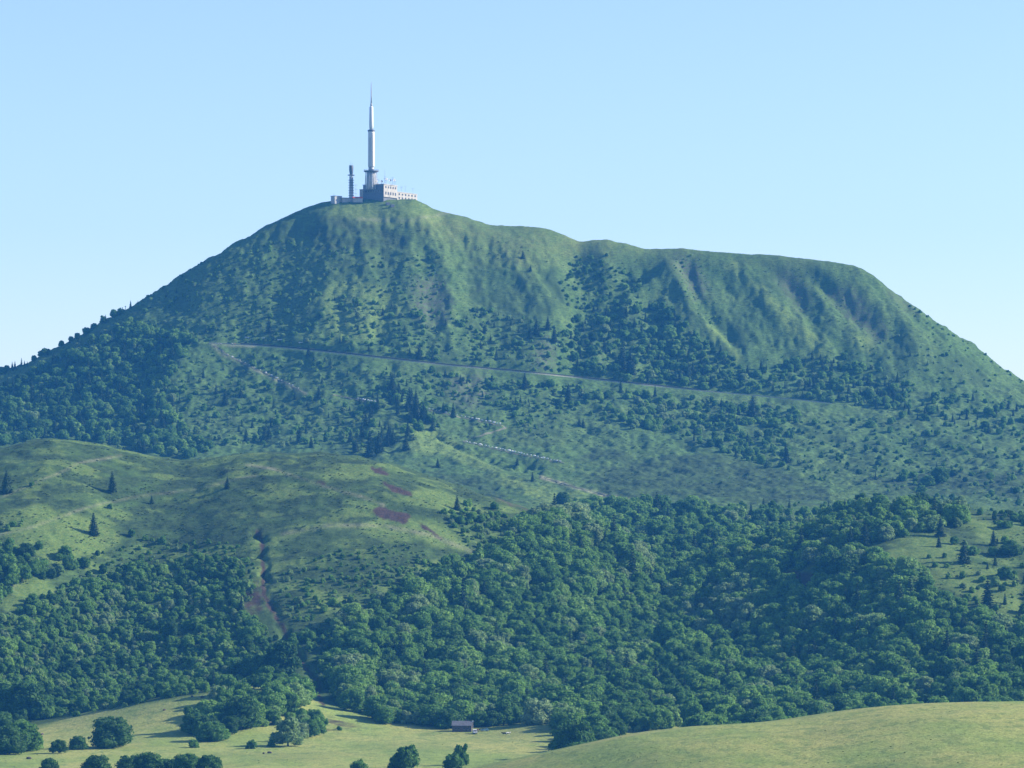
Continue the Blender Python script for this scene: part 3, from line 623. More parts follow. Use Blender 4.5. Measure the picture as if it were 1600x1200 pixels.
gul_near = line_mask([(a, b_ + 10) for a, b_ in gul_pts], 26)
trees = []     # dict(kind, x, y, z, h, px, row, tint, var, rot, label)
grid = {}
def free(x, y, gap):
    g = 6.0; cx, cy = int(x // g), int(y // g); r = int(gap // g) + 1
    for i in range(cx - r, cx + r + 1):
        for j in range(cy - r, cy + r + 1):
            for (a, b_, gp) in grid.get((i, j), ()):
                m = min(gap, gp)
                if (a - x) ** 2 + (b_ - y) ** 2 < m * m: return False
    return True
def put(kind, px, row, h, tint_, gap=4, label=None, var=None, wx=None, force=False):
    p = hit(px, row)
    if p is None: return False
    x, y, z = p
    if not force and not free(x, y, gap): return False
    grid.setdefault((int(x // 6), int(y // 6)), []).append((x, y, gap))
    nv = {"broad": 7, "shrub": 5, "fir": 4}[kind]
    trees.append(dict(kind=kind, x=x, y=y, z=z, h=h, px=px, row=row, tint=float(np.clip(tint_, 0, 1)), var=random.randrange(nv) if var is None else var,
                      rot=random.uniform(0, 6.28), label=label, w=wx or random.uniform(.80, 1.22)))
    return True
def mpp(row_px, row):   # metres per photograph pixel at a ground pixel
    p = hit(row_px, row); return p[1] / F if p else .5
# named single trees, read off the photograph: kind, px, base row, height px, tint, label
NAMED = [
 ("fir", 10, 770, 34, .25, "large dark conifer at the far west edge of the bare middle hill"),
 ("fir", 175, 768, 31, .2, "lone dark conifer below the rounded knoll of the middle hill"),
 ("fir", 146, 836, 34, .2, "stout dark conifer with a long shadow on bright grass"),
 ("fir", 355, 763, 18, .3, "small lone conifer beside the pale track near the hill's dip"),
 ("fir", 237, 787, 13, .3, "tiny leaning conifer just under the pale track on the heath"),
 ("fir", 714, 797, 23, .15, "dark upright conifer at the top corner of the middle wood"),
 ("shrub", 731, 790, 12, .75, "pale round bush beside the dark upright conifer at the wood's corner"),
 ("shrub", 772, 795, 12, .3, "low dark bush on the red-brown slope above the wood"),
 ("fir", 832, 752, 14, .3, "small conifer at the upper end of the earth track"),
 ("fir", 808, 727, 12, .3, "small conifer just below the long row of white stones"),
 ("fir", 684, 731, 15, .3, "dark conifer alone on the grass below the zigzag path"),
 ("broad", 880, 787, 19, .1, "dark round tree alone on the grass by the earth track"),
 ("fir", 634, 703, 26, .25, "tall conifer at the east end of the conifer clump above the hill"),
 ("fir", 578, 712, 38, .2, "biggest conifer of the clump behind the middle hill's crest"),
 ("fir", 592, 706, 32, .2, "slim tall conifer against the biggest one of the clump"),
 ("fir", 556, 706, 20, .3, "small conifer west of the clump behind the middle hill"),
 ("fir", 548, 690, 20, .3, "conifer uphill of the clump's west side"),
 ("fir", 486, 700, 18, .3, "lone conifer with long shadow west of the conifer clump"),
 ("fir", 468, 688, 20, .25, "conifer standing above the lone long-shadowed one"),
 ("fir", 413, 690, 24, .25, "tall conifer of the pair above the middle hill's crest"),
 ("fir", 420, 686, 20, .3, "shorter conifer of the pair above the middle hill's crest"),
 ("fir", 384, 690, 20, .3, "conifer west of the pair above the crest"),
 ("fir", 352, 632, 26, .2, "tall conifer alone on the shaded grass below the knoll"),
 ("fir", 498, 622, 18, .25, "conifer beside the path where it turns below the railway"),
 ("fir", 482, 556, 16, .2, "conifer standing against the railway wall"),
 ("fir", 613, 610, 26, .2, "tall conifer of the upper clump below the railway"),
 ("fir", 650, 655, 40, .2, "tallest conifer in the thicket beside the upper stones"),
 ("fir", 640, 640, 34, .25, "slender conifer inside the thicket beside the upper stones"),
 ("fir", 662, 660, 30, .25, "conifer at the thicket's east edge beside the upper stones"),
 ("fir", 708, 652, 22, .2, "conifer standing over the upper row of white stones"),
 ("fir", 820, 607, 24, .2, "conifer with broad base under the railway, right of the scree"),
 ("fir", 888, 628, 28, .2, "dark conifer at the west end of the scrub band"),
 ("fir", 905, 665, 12, .3, "tiny conifer on grass by the round thicket"),
 ("fir", 911, 668, 14, .3, "small conifer beside the tiny one on grass"),
 ("fir", 1176, 650, 30, .2, "large dark conifer in the scrub below the railway's end"),
 ("fir", 1228, 722, 30, .15, "dark conifer rising from the end of the scrub band"),
 ("broad", 1468, 755, 28, .15, "tall dark tree on the open lower slope at the east"),
 ("broad", 1450, 758, 16, .3, "small round tree touching the tall dark one"),
 ("shrub", 1410, 752, 16, .35, "round dark bush with grass all round it"),
 ("fir", 817, 404, 12, .2, "tiny lone conifer high on the smooth summit slope"),
 ("fir", 829, 424, 10, .25, "tiny conifer just under the other high on the summit slope"),
 ("fir", 985, 585, 40, .2, "tall conifer in the wooded hollow above the railway"),
 ("fir", 972, 575, 34, .25, "conifer next to the tall one in the wooded hollow"),
 ("fir", 866, 535, 26, .2, "conifer at the hollow's west rim"), ("fir", 838, 523, 24, .2, "dark conifer of a group on the mid slope"), ("fir", 828, 528, 18, .25, "squat conifer of the same mid slope group"),
 ("fir", 856, 515, 20, .2, "upper conifer of the mid slope group"), ("fir", 655, 560, 24, .2, "conifer just over the railway in the middle of the mountain"), ("fir", 420, 520, 24, .25, "conifer in the shrubs above the railway's west end"),
 ("fir", 1115, 870 , 30, .2, "dark conifer inside the middle wood"), ("fir", 1065, 853, 34, .15, "broad dark conifer in the middle wood's upper half"), ("fir", 1020, 850, 22, .3, "pointed conifer left of the broad dark one in the wood"),
 ("fir", 1193, 806, 26, .2, "dark conifer standing over the wood's upper edge"), ("fir", 1506, 880, 36, .3, "spindly conifer over the grass clearing at the east"),
 ("fir", 1467, 855, 20, .2, "small dark conifer in the sunny clearing at the east"), ("fir", 1469, 838, 32, .2, "narrow conifer at the top of the east clearing"), ("fir", 1552, 852, 24, .25, "conifer at the edge of the eastern glade"),
 ("broad", 1577, 868, 26, .15, "dark tree with thick crown by the eastern glade"), ("fir", 1543, 950, 46, .15, "big dark conifer by the bare red bank"), ("broad", 1570, 905, 22, .25, "dark round tree on the dry eastern glade"),
 ("fir", 1275, 1120, 62, .25, "very tall conifer at the lower edge of the wood"), ("fir", 1272, 1042, 44, .2, "tall dark conifer mid wood above the very tall one"), ("fir", 1480, 1032, 46, .2, "tall conifer in the lower eastern wood"),
 ("fir", 1396, 1108, 36, .2, "dark conifer right behind the hay field's crest"),
 ("broad", 440, 1062, 66, .05, "huge dark spreading tree at the foot of the red gully"), ("broad", 400, 1062, 40, .22, "dark tree left of the huge one by the gully"), ("broad", 370, 1060, 34, .3, "round tree at the meadow tongue left of the gully"),
 ("broad", 416, 1066, 28, .35, "small round tree in front of the huge dark one"), ("shrub", 456, 1012, 20, .35, "bush above the huge dark tree"),
 ("broad", 174, 1168, 50, .08, "big dark tree alone in the lower meadow"), ("broad", 122, 1171, 22, .15, "round bush beside the big lone meadow tree"), ("broad", 92, 1177, 24, .12, "leftmost round bush of the lone meadow group"),
 ("broad", 15, 1178, 46, .08, "broad dark tree at the meadow's left border"), ("broad", 48, 1170, 34, .2, "lighter tree at the meadow side of the border clump"),
 ("broad", 40, 1125, 66, .10, "tall dark tree ending the left wood over the meadow"), ("broad", 15, 1120, 56, .2, "tall tree behind the one ending the left wood"), ("broad", 8, 1026, 34, .82, "bright yellow-green tree in the left wood"),
 ("broad", 375, 1140, 54, .08, "tall dark tree in the centre of the meadow thicket"), ("broad", 305, 1148, 36, .2, "tree at the left tip of the meadow thicket"), ("broad", 330, 1158, 32, .3, "rounded tree at the front of the meadow thicket"), ("broad", 345, 1156, 26, .28, "small rounded tree at the front of the meadow thicket"),
 ("broad", 398, 1130, 36, .72, "pale green tree in the meadow thicket"), ("broad", 425, 1132, 26, .4, "low tree on the right of the meadow thicket"), ("broad", 430, 1112, 40, .45, "full green tree at the back of the meadow thicket"), ("broad", 465, 1098, 42, .5, "light tree by the gully mouth over the thicket"),
 ("broad", 450, 1166, 46, .96, "pale bluish willow standing in the dry meadow"), ("broad", 482, 1152, 32, .25, "dark green tree right behind the pale bluish willow"), ("shrub", 425, 1167, 13, .2, "low dark bush at the foot of the willow"),
 ("shrub", 393, 1170, 15, .2, "dark bush alone left of the willow"), ("shrub", 303, 1168, 14, .4, "small scrubby bush in front of the meadow thicket"), ("shrub", 508, 1133, 12, .35, "small bush at the dirt patch near the gully mouth"), ("shrub", 530, 1141, 8, .3, "tiny bush on the dirt patch"),
 ("shrub", 636, 1200, 40, .22, "ragged bush in the near meadow left of centre"), ("shrub", 722, 1196, 36, .20, "ragged leaning bush in the near meadow below the stone hut"),
 ("shrub", 622, 1201, 26, .25, "low ragged shoot on the left flank of the near bush"), ("shrub", 706, 1200, 24, .25, "low dark shoot by the leaning near bush"), ("shrub", 560, 1208, 22, .35, "low green bush cut by the lower picture edge"),
 ("broad", 76, 1212, 28, .1, "small dark bush at the lower edge on the far left"), ("broad", 152, 1214, 36, .1, "first dark bush of the row along the lower edge"), ("broad", 205, 1212, 34, .15, "second dark bush of the row along the lower edge"), ("broad", 232, 1214, 40, .12, "tallest dark bush of the row along the lower edge"),
 ("broad", 263, 1210, 26, .12, "narrow dark bush in the row along the lower edge"), ("broad", 293, 1212, 36, .2, "twiggy bush in the row along the lower edge"), ("broad", 326, 1212, 36, .12, "last rounded bush of the row along the lower edge"),
 ("broad", 752, 1136, 26, .4, "green tree behind the stone hut's right gable"), ("broad", 720, 1128, 34, .35, "tree directly behind the stone hut"), ("broad", 672, 1134, 34, .45, "light green tree just left of the stone hut"),
 ("broad", 900, 1172, 50, .12, "large dark tree at the meadow corner by the hay field"), ("broad", 880, 1172, 30, .25, "lower tree at the tip of the meadow corner"), ("broad", 865, 1120, 54, .4, "tall tree behind the green bank right of the hut"),
 ("broad", 1370, 790, 22, .12, "dark tree on the highest point of the eastern wood"), ("broad", 1345, 792, 22, .15, "dark tree left of the eastern wood's top"), ("broad", 1440, 795, 28, .12, "dark domed tree right of the eastern wood's top"), ("broad", 1425, 796, 24, .15, "companion crown of the dark domed tree"), ("broad", 1458, 796, 20, .2, "small crown right of the dark domed tree"),
 ("broad", 1300, 905, 44, .1, "big dark crown shading the red bank"), ("broad", 1330, 900, 36, .12, "dark crown right of the red bank"),
 ("shrub", 205, 838, 13, .35, "long low dark bush on the heath"), ("shrub", 255, 850, 14, .42, "bush with bright top on the heath"), ("shrub", 172, 795, 9, .3, "flat dark bush under the pale track"), ("shrub", 290, 858, 10, .35, "flat bush right of the bright-topped bush on the heath"),
 ("shrub", 60, 858, 13, .3, "dark bush on the bright grass at the left"), ("shrub", 98, 866, 9, .3, "small bush on the bright grass at the left"),
 ("shrub", 50, 759, 7, .3, "tiny bush near the far west conifer"),
]
for k, px, row, hp, ti, lab in NAMED:
    if row > 1199: 
        # base just under the lower edge: use the meadow height there
        Y = 1560.0; X = (px - HX) / F * Y; z = float(height(np.array([X]), np.array([Y]))[0]); 
        rr = HY - F * z / Y
        top = row - hp
        hgt = (HY - top) / F * Y - z
        hgt = max(hgt, 2.0)
        for _ in range(40):
            r2 = HY - F * z / Y
            if r2 > row + 3: Y += 12
            elif r2 < row - 3: Y -= 12
            X = (px - HX) / F * Y; z = float(height(np.array([X]), np.array([Y]))[0])
        hgt = max((HY - top) / F * Y - z, 1.5)
        trees.append(dict(kind=k, x=X, y=Y, z=z, h=hgt, px=px, row=row, tint=ti, var=random.randrange(5), rot=random.uniform(0, 6), label=lab, w=1.1 if k == "broad" else 1.0))
        continue
    p0 = hit(px, row)
    if px > 870 and row > 1030 and p0[1] < 1880:
        Y = 1720.0 if px < 950 else 1965.0; X = (px - HX) / F * Y; z = float(height(np.array([X]), np.array([Y]))[0])
        trees.append(dict(kind=k, x=X, y=Y, z=z, h=(HY - row + hp) / F * Y - z, px=px, row=row, tint=ti, var=1, rot=1.0, label=lab, w=.8)); continue
    m = mpp(px, row)
    put(k, px, row, hp * m, ti, 4.5, lab, wx={"broad": 1.12, "shrub": .95 if hp < 24 else .62, "fir": 1.25}[k], force=True)

for poly, cnt, kw, (h0, h1), gap, tm in ZONES:
    if max(p[1] for p in poly) < 790: cnt = int(cnt * .70); tm += .10
    xs = [p[0] for p in poly]; ys = [p[1] for p in poly]; pm = poly_mask(poly)
    n = 0
    for _ in range(int(cnt * 2.2)):
        if n >= cnt: break
        px = random.uniform(min(xs), max(xs)); row = random.uniform(min(ys), max(ys))
        i, j = int((row - GY0) / GS), int((px - GX0) / GS)
        if not (0 <= i < pm.shape[0] and 0 <= j < pm.shape[1]) or pm[i, j] < .5 or clear[i, j] > .4: continue
        if row < skyrow(px) + 1.5: continue
        kind = random.choices(("broad", "shrub", "fir"), kw)[0]
        if row < 760 and px < 620 and (hit(px, row) or (0, 9999))[1] < 2620: continue
        if px > 870 and row > 1060 and hit(px, row)[1] < 1880: continue
        f = random.random() ** 1.3; h = h0 + (h1 - h0) * f
        lf = float(fbm(np.array([px / 75.]), np.array([row / 48.]), 91, 3)[0])
        h *= 1 + .34 * lf * (1 if kw[0] > .5 else .4) * random.choice((1, 1, .4))
        if row > 800: h *= (.88 if px > 1150 and row < 900 else 1) * (1.35 if random.random() < .04 and row > 900 else 1)
        else: h *= .80
        if samp(gul_near, np.array([px]), np.array([row]))[0] > .35: h *= .5
        if kind == "shrub": h *= .62
        if kind == "fir": h *= 1.3
        tn = tm + random.gauss(0, .20) + .5 * float(fbm(np.array([px / 50.]), np.array([row / 34.]), 92, 3)[0])
        if kind == "shrub": tn += .12
        if random.random() < .05: tn = random.uniform(.8, 1)
        if put(kind, px, row, h, tn, (max(gap * .75, .50 * h) if kind == "broad" else gap * .8)): n += 1

# the wood runs on down behind the hay field's crest
for _ in range(260):
    Y = random.uniform(1850, 2010); px = random.uniform(905 if Y > 1890 else 1060, 1740); X = (px - HX) / F * Y
    if not free(X, Y, 6): continue
    z = float(height(np.array([X]), np.array([Y]))[0]); grid.setdefault((int(X // 6), int(Y // 6)), []).append((X, Y, 6))
    trees.append(dict(kind="broad", x=X, y=Y, z=z, h=random.uniform(8, 13), px=px, row=HY - F * z / Y, tint=min(max(random.gauss(.5, .2), 0), 1), var=random.randrange(7), rot=random.uniform(0, 6.28), label=None, w=1.1))
for _ in range(60):
    Y = random.uniform(1690, 1890); c_ = (1890 - Y) / 200; px = random.uniform(872 + 8 * c_, 960 - 8 * c_); X = (px - HX) / F * Y
    if not free(X, Y, 4.5): continue
    z = float(height(np.array([X]), np.array([Y]))[0]); grid.setdefault((int(X // 6), int(Y // 6)), []).append((X, Y, 4.5))
    trees.append(dict(kind="broad", x=X, y=Y, z=z, h=random.uniform(6, 10), px=px, row=HY - F * z / Y, tint=min(max(random.gauss(.3, .15), 0), 1), var=random.randrange(7), rot=random.uniform(0, 6.28), label=None, w=1.2))
# skyline trees of the left flank
for _ in range(70):
    px = random.uniform(-80, 210) if random.random() < .8 else random.uniform(210, 320)
    k = random.choices(("broad", "fir", "shrub"), (.4, .35, .25))[0]
    put(k, px, skyrow(px) + random.uniform(2, 5), random.uniform(4, 8) if px < 210 else random.uniform(1.5, 4), .3, 4)
for _ in range(30):
    px = random.uniform(1400, 1600); put("shrub", px, skyrow(px) + random.uniform(2, 6), random.uniform(1.2, 2.8), .3, 4)

KIND = {"broad": ("broadleaf_tree", "tree", "round-crowned trees in the woods"), "shrub": ("shrub", "shrub", "bushes scattered on the slopes"), "fir": ("conifer_tree", "conifer", "conifers on the slopes")}
LANDM = [("the stone hut", 722, 1135), ("the red gully", 430, 960), ("the red bare patch", 610, 805), ("the lower white stones", 805, 708), ("the upper white stones", 735, 655),
    ("the railway's west end", 400, 540), ("the railway's middle", 760, 577), ("the railway's east end", 1220, 622), ("the summit buildings", 590, 315), ("the grey scree", 735, 610), ("the wooded hollow", 940, 500),
    ("the bare red bank", 1240, 905), ("the eastern glade", 1480, 850), ("the meadow tongue", 350, 1085), ("the hay field's crest", 1300, 1115), ("the hill's rounded knoll", 100, 685), ("the earth track", 920, 765),
    ("the railway's grassy knoll", 310, 545), ("the skyline posts", 195, 495), ("the rocky east ribs", 1300, 480), ("the meadow thicket", 390, 1110), ("the mountain's east foot", 1450, 700), ("the west flank", 110, 610),
    ("the bright grass strip", 40, 935), ("the wood's upper edge", 1060, 800), ("the middle wood's heart", 900, 960), ("the eastern wood's heart", 1420, 980), ("the left wood's heart", 200, 1000), ("the wood's lower middle", 1080, 1080)]
def tone(k, t):
    if k == "fir": return "near-black" if t < .2 else "dark green" if t < .4 else "mid green"
    return "dark green" if t < .22 else "deep green" if t < .36 else "mid green" if t < .5 else "fresh green" if t < .66 else "light green" if t < .85 else "pale silvery"
def auto_label(t):
    k = t["kind"]; n, lx, ly = min(LANDM, key=lambda l: (l[1] - t["px"]) ** 2 + 2.2 * (l[2] - t["row"]) ** 2)
    dx, dy = t["px"] - lx, t["row"] - ly
    if abs(dx) > 1.3 * abs(dy): rel = "right of" if dx > 0 else "left of"
    elif abs(dx) > .5 * abs(dy): rel = ("below" if dy > 0 else "above") + (" and right of" if dx > 0 else " and left of")
    else: rel = "below" if dy > 0 else "above"
    dist = math.hypot(dx, dy); far = "just " if dist < 45 else "" if dist < 95 else "well "
    hp = t["h"] / t["y"] * F; size = "small" if hp < 13 else "medium" if hp < 22 else "tall" if k != "shrub" else "large"
    noun = {"broad": "tree", "shrub": "bush", "fir": "conifer"}[k]
    return f"{size} {tone(k, t['tint'])} {noun} {far}{rel} {n}"
for t in trees: t["z"] -= .15 * (1 if t["kind"] != "fir" else .5)
rest = {"broad": [], "shrub": [], "fir": []}; single = []
for k in rest:
    tk = [t for t in trees if t["kind"] == k]
    inside = [t for t in tk if 3 < t["px"] < 1597 and 3 < t["row"] < 1225]; out = [t for t in tk if not (3 < t["px"] < 1597 and 3 < t["row"] < 1225)]
    inside.sort(key=lambda t: (0 if t["label"] else 1, -t["h"] * t["w"] / t["y"]))
    single += inside[:300]; rest[k] = inside[300:] + out
used = {}
for t in single:
    if not t["label"]: used.setdefault(auto_label(t), []).append(t)
for lab, l in used.items():
    if len(l) == 1: l[0]["label"] = lab; continue
    l.sort(key=lambda t: t["px"]); words = ["first", "second", "third", "fourth", "fifth", "sixth", "seventh", "eighth", "ninth", "tenth"]
    for i, t in enumerate(l):
        o_ = words[i] if i < 10 else "%dth" % (i + 1)
        t["label"] = (lab + ", " + o_ + " from left") if len(l) > 2 else lab + (", the left one" if i == 0 else ", the right one")
SC = {"broad": 1.0, "shrub": 1.0, "fir": 1.0}
def scale_of(t):
    s = t["h"] / 10.0
    return s * t["w"] * (1.12 if t["kind"] == "broad" else 1.0), s
for t in single:
    nm, cat, grp = KIND[t["kind"]]; sxy, sz = scale_of(t)
    if t["kind"] == "shrub":
        o = bpy.data.objects.new(nm, SHRUB[t["var"] % 5]); COL.objects.link(o); o.location = (t["x"], t["y"], t["z"]); o.rotation_euler = (0, 0, t["rot"]); o.scale = (sxy, sxy, sz)
        o["tint"] = t["tint"]; tag(o, t["label"], cat, grp); continue
    r_ = empty(nm, (t["x"], t["y"], t["z"]), t["rot"], t["label"], cat, grp); r_.scale = (sxy, sxy, sz)
    cm, tm_ = (BROAD, BTRUNK) if t["kind"] == "broad" else (FIRC, FIRT)
    v = t["var"] % len(cm)
    c = bpy.data.objects.new("crown", cm[v]); COL.objects.link(c); c.parent = r_; c["tint"] = t["tint"]
    c = bpy.data.objects.new("trunk", tm_[v]); COL.objects.link(c); c.parent = r_
for k, nm, lab, cat in (("broad", "woodland", "green broadleaf wood covering the lower slopes and valley", "woodland"), ("shrub", "scrub", "low green scrub dotted over the mountain slopes", "scrub"), ("fir", "conifer_wood", "distant dark conifers mixed into the mountain wood", "woodland")):
    if rest[k]:
        scatter_stuff(nm, PC[k], [(t["x"], t["y"], t["z"], scale_of(t)[0], scale_of(t)[1], t["rot"], t["tint"], t["var"] % {"broad": 7, "shrub": 5, "fir": 4}[k]) for t in rest[k]], None, lab, cat)

# ---- heather, fern and tussock ground cover on the hills
items = []
def cover(poly, cnt, h0, h1, tm, mind, maxd):
    xs = [p[0] for p in poly]; ys = [p[1] for p in poly]; pm = poly_mask(poly)
    px = RNG.uniform(min(xs), max(xs), cnt); row = RNG.uniform(min(ys), max(ys), cnt)
    for a, b_ in zip(px, row):
        i, j = int((b_ - GY0) / GS), int((a - GX0) / GS)
        if pm[i, j] < .5 or clear[i, j] > .4 or red_m[i, j] > .4: continue
        d = float(fbm(np.array([a / 26.]), np.array([b_ / 13.]), 95, 3)[0])
        if d + random.uniform(-.35, .35) < -.02: continue
        j2 = min(max(int(round((a + 150) / 2)), 0), len(VPX) - 1); i2 = int(np.searchsorted(-VRUN[:, j2], -b_))
        if i2 >= len(VY): continue
        Y = VY[i2]; X = (a - HX) / F * Y; z = VZ[i2, j2]
        if not mind < Y < maxd: continue
        s = (h0 + (h1 * 1.25 - h0) * random.random() ** 2.2) / 10
        items.append((X, Y, z - .1, s, s * .6, random.uniform(0, 6.28), tm + random.gauss(0, .22), random.randrange(3)))
cover([(-100, 690), (0, 690), (100, 676), (200, 695), (300, 708), (420, 698), (540, 702), (700, 745), (850, 800), (740, 860), (640, 920), (540, 980), (430, 1000), (400, 880), (0, 960), (-100, 900)], 12000, .25, .8, .5, 1900, 2600)
cover([(640, 680), (900, 650), (1300, 690), (1700, 700), (1700, 800), (1280, 800), (900, 800), (640, 720)], 2500, .3, .8, .6, 2500, 3500)
cover([(300, 560), (1400, 640), (1300, 700), (640, 700), (300, 700)], 4000, .4, 1.0, .6, 2500, 3500)
cover([(400, 370), (640, 350), (900, 400), (1100, 400), (1340, 420), (1600, 620), (1600, 660), (1000, 600), (300, 540)], 6000, .4, .9, .55, 2900, 3620)
cover([(1340, 830), (1620, 800), (1620, 960), (1440, 930)], 1500, .4, 1., .45, 1900, 2600)
cover([(0, 1120), (300, 1095), (500, 1110), (900, 1130), (1600, 1099), (1700, 1099), (1700, 1215), (-60, 1215), (-60, 1170)], 2200, .08, .34, 1.0, 1150, 1960)
scatter_stuff("heather", PC["heath"], items, None, "rough heather and fern tussocks over the open slopes", "heather")

# ------------------------------------------------------------------ built things
M_WHITE = noisy("white_paint", (.58, .58, .57), (.68, .68, .66), 2, .6); M_CONC = noisy("grey_concrete", (.34, .34, .33), (.45, .44, .42), .4, .9)
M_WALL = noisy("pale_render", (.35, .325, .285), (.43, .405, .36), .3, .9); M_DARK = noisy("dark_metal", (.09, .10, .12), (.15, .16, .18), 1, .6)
M_STEEL = noisy("galvanised_steel", (.28, .29, .31), (.38, .39, .40), 1, .5, metal=.3); M_WIN = noisy("window_glass", (.03, .035, .045), (.05, .055, .07), 1, .15, spec=.5)
M_RED = noisy("red_paint", (.42, .07, .05), (.52, .10, .07), 1, .6); M_STONE = noisy("lava_stone", (.07, .055, .045), (.14, .11, .09), 1.6, .95, bump=.5)
M_ROOF = noisy("slate_roof", (.10, .10, .11), (.15, .15, .16), 1.2, .7); M_PALE = noisy("pale_stone", (.70, .69, .66), (.86, .85, .82), .8, .95)
M_TRACK = noisy("track_bed", (.11, .10, .095), (.18, .16, .15), .6, .95); M_KERB = noisy("kerb_stone", (.28, .29, .22), (.36, .36, .28), .3, .9)
M_EARTH = noisy("path_earth", (.10, .11, .065), (.15, .155, .10), .5, .95); M_RUST = noisy("rust_red", (.24, .10, .07), (.33, .15, .10), 1, .9)
M_WOOD = noisy("brown_wood", (.10, .06, .04), (.16, .10, .07), 2, .8); M_RUBBER = noisy("rubber", (.02, .02, .02), (.035, .035, .035), 2, .9)
M_BLUE = noisy("blue_paint", (.09, .20, .27), (.11, .24, .31), 1, .4, spec=.5); M_COWD = noisy("dark_hide", (.03, .022, .018), (.05, .04, .03), 2, .9); M_COWW = noisy("white_hide", (.62, .60, .56), (.75, .73, .70), 2, .9)
M_SKIN = noisy("skin", (.42, .26, .19), (.48, .30, .22), 3, .6); M_SHIRT = noisy("red_brown_cloth", (.28, .08, .05), (.34, .11, .07), 3, .9); M_TROU = noisy("dark_cloth", (.04, .04, .06), (.06, .06, .08), 3, .9)
SY = 3600.0; S = SY / F     # metres per pixel at the summit
def sx(px): return (px - HX) * S
def sz(row): return (HY - row) * S

# main mast
g0 = sz(296)
mast = empty("broadcast_mast", (sx(580), SY + 2, g0), 0, "tall white tubular broadcast mast rising over the summit building", "mast")
def z_(row): return sz(row) - g0
mb = MB(); mb.lathe([(4.9, 0), (4.8, z_(285)), (4.4, z_(273)), (3.8, z_(269))], 28); mb.build("base_drum", M_CONC, mast, True)
for k in range(12):
    a = k * math.pi / 6 + .2; b_ = MB(); b_.bar((6.1 * math.cos(a), 6.1 * math.sin(a), 0), (5.2 * math.cos(a), 5.2 * math.sin(a), z_(268.4)), .32, .26, 6, 0); b_.build("drum_strut", M_WHITE if k % 2 else M_STEEL, mast)
mb = MB(); mb.lathe([(6.2, z_(268.5)), (7.0, z_(268)), (7.0, z_(266.6)), (6.2, z_(266.6))], 28); p_ = mb.build("platform", M_DARK, mast)
mb = MB()
for k in range(16):
    a = k * math.pi / 8; mb.bar((6.8 * math.cos(a), 6.8 * math.sin(a), z_(266.6)), (6.8 * math.cos(a), 6.8 * math.sin(a), z_(264.9)), .08, .08, 4)
    a2 = a + math.pi / 8; mb.bar((6.8 * math.cos(a), 6.8 * math.sin(a), z_(265)), (6.8 * math.cos(a2), 6.8 * math.sin(a2), z_(265)), .08, .08, 4)
mb.build("railing", M_DARK, p_)
mb = MB(); mb.lathe([(2.6, z_(266.6)), (2.6, z_(261))], 24); mb.build("neck", M_STEEL, mast, True)
mb = MB(); mb.lathe([(2.9, z_(261)), (3.15, z_(259)), (3.0, z_(206)), (2.7, z_(204))], 32); mb.build("lower_shaft", M_WHITE, mast, True)
mb = MB(); mb.box((1.1, -2.85, (z_(260) + z_(208)) / 2), (.55, .5, z_(208) - z_(260))); mb.box((-1.1, -2.9, (z_(260) + z_(215)) / 2), (.3, .4, z_(215) - z_(260))); mb.build("cable_duct", M_DARK, mast)
mb = MB(); mb.lathe([(2.8, z_(205.5)), (3.4, z_(205)), (3.4, z_(203)), (2.0, z_(202))], 24); mb.build("collar", M_DARK, mast, True)
mb = MB(); mb.lathe([(1.5, z_(202)), (1.9, z_(198.5)), (2.05, z_(197)), (1.75, z_(167)), (.9, z_(165.5))], 24); mb.build("upper_shaft", M_WHITE, mast, True)
mb = MB(); mb.lathe([(.9, z_(165.5)), (1.0, z_(164)), (.95, z_(162)), (.6, z_(161))], 12); mb.build("collar", M_STEEL, mast, True)
mb = MB(); mb.lathe([(.62, z_(161)), (.5, z_(150)), (.42, z_(140)), (.25, z_(131)), (.12, z_(128))], 10); mb.build("spire", M_STEEL, mast, True)
# second mast
g1 = sz(313)
m2 = empty("radio_tower", (sx(549), SY - 3, g1), 0, "shorter dark round radio tower left of the white mast", "tower")
z_ = lambda row: sz(row) - g1
mb = MB(); mb.lathe([(2.2, -3), (2.1, 0), (1.75, z_(276))], 16); mb.build("shaft", M_STEEL, m2, True)
for rw in (306, 302, 298, 294, 290, 286, 282):
    b_ = MB(); b_.lathe([(2.0, z_(rw) - .18), (2.75, z_(rw) - .18), (2.75, z_(rw) + .18), (2.0, z_(rw) + .18)], 14); b_.build("ring", M_DARK if rw % 4 else M_STEEL, m2)
mb = MB(); mb.lathe([(2.4, z_(275)), (3.3, z_(274.6)), (3.3, z_(273.6)), (1.6, z_(273))], 16); mb.build("platform", M_DARK, m2)
mb = MB(); mb.lathe([(1.3, z_(273)), (1.8, z_(269)), (2.0, z_(266)), (2.0, z_(259.2)), (1.9, z_(259))], 14); mb.build("antenna_drum", M_DARK, m2, True)
mb = MB(); mb.bar((-.8, 0, z_(259)), (-.8, 0, z_(252)), .12, .07, 5); mb.bar((.8, 0, z_(259)), (.8, 0, z_(255)), .12, .07, 5); mb.build("aerial", M_STEEL, m2)
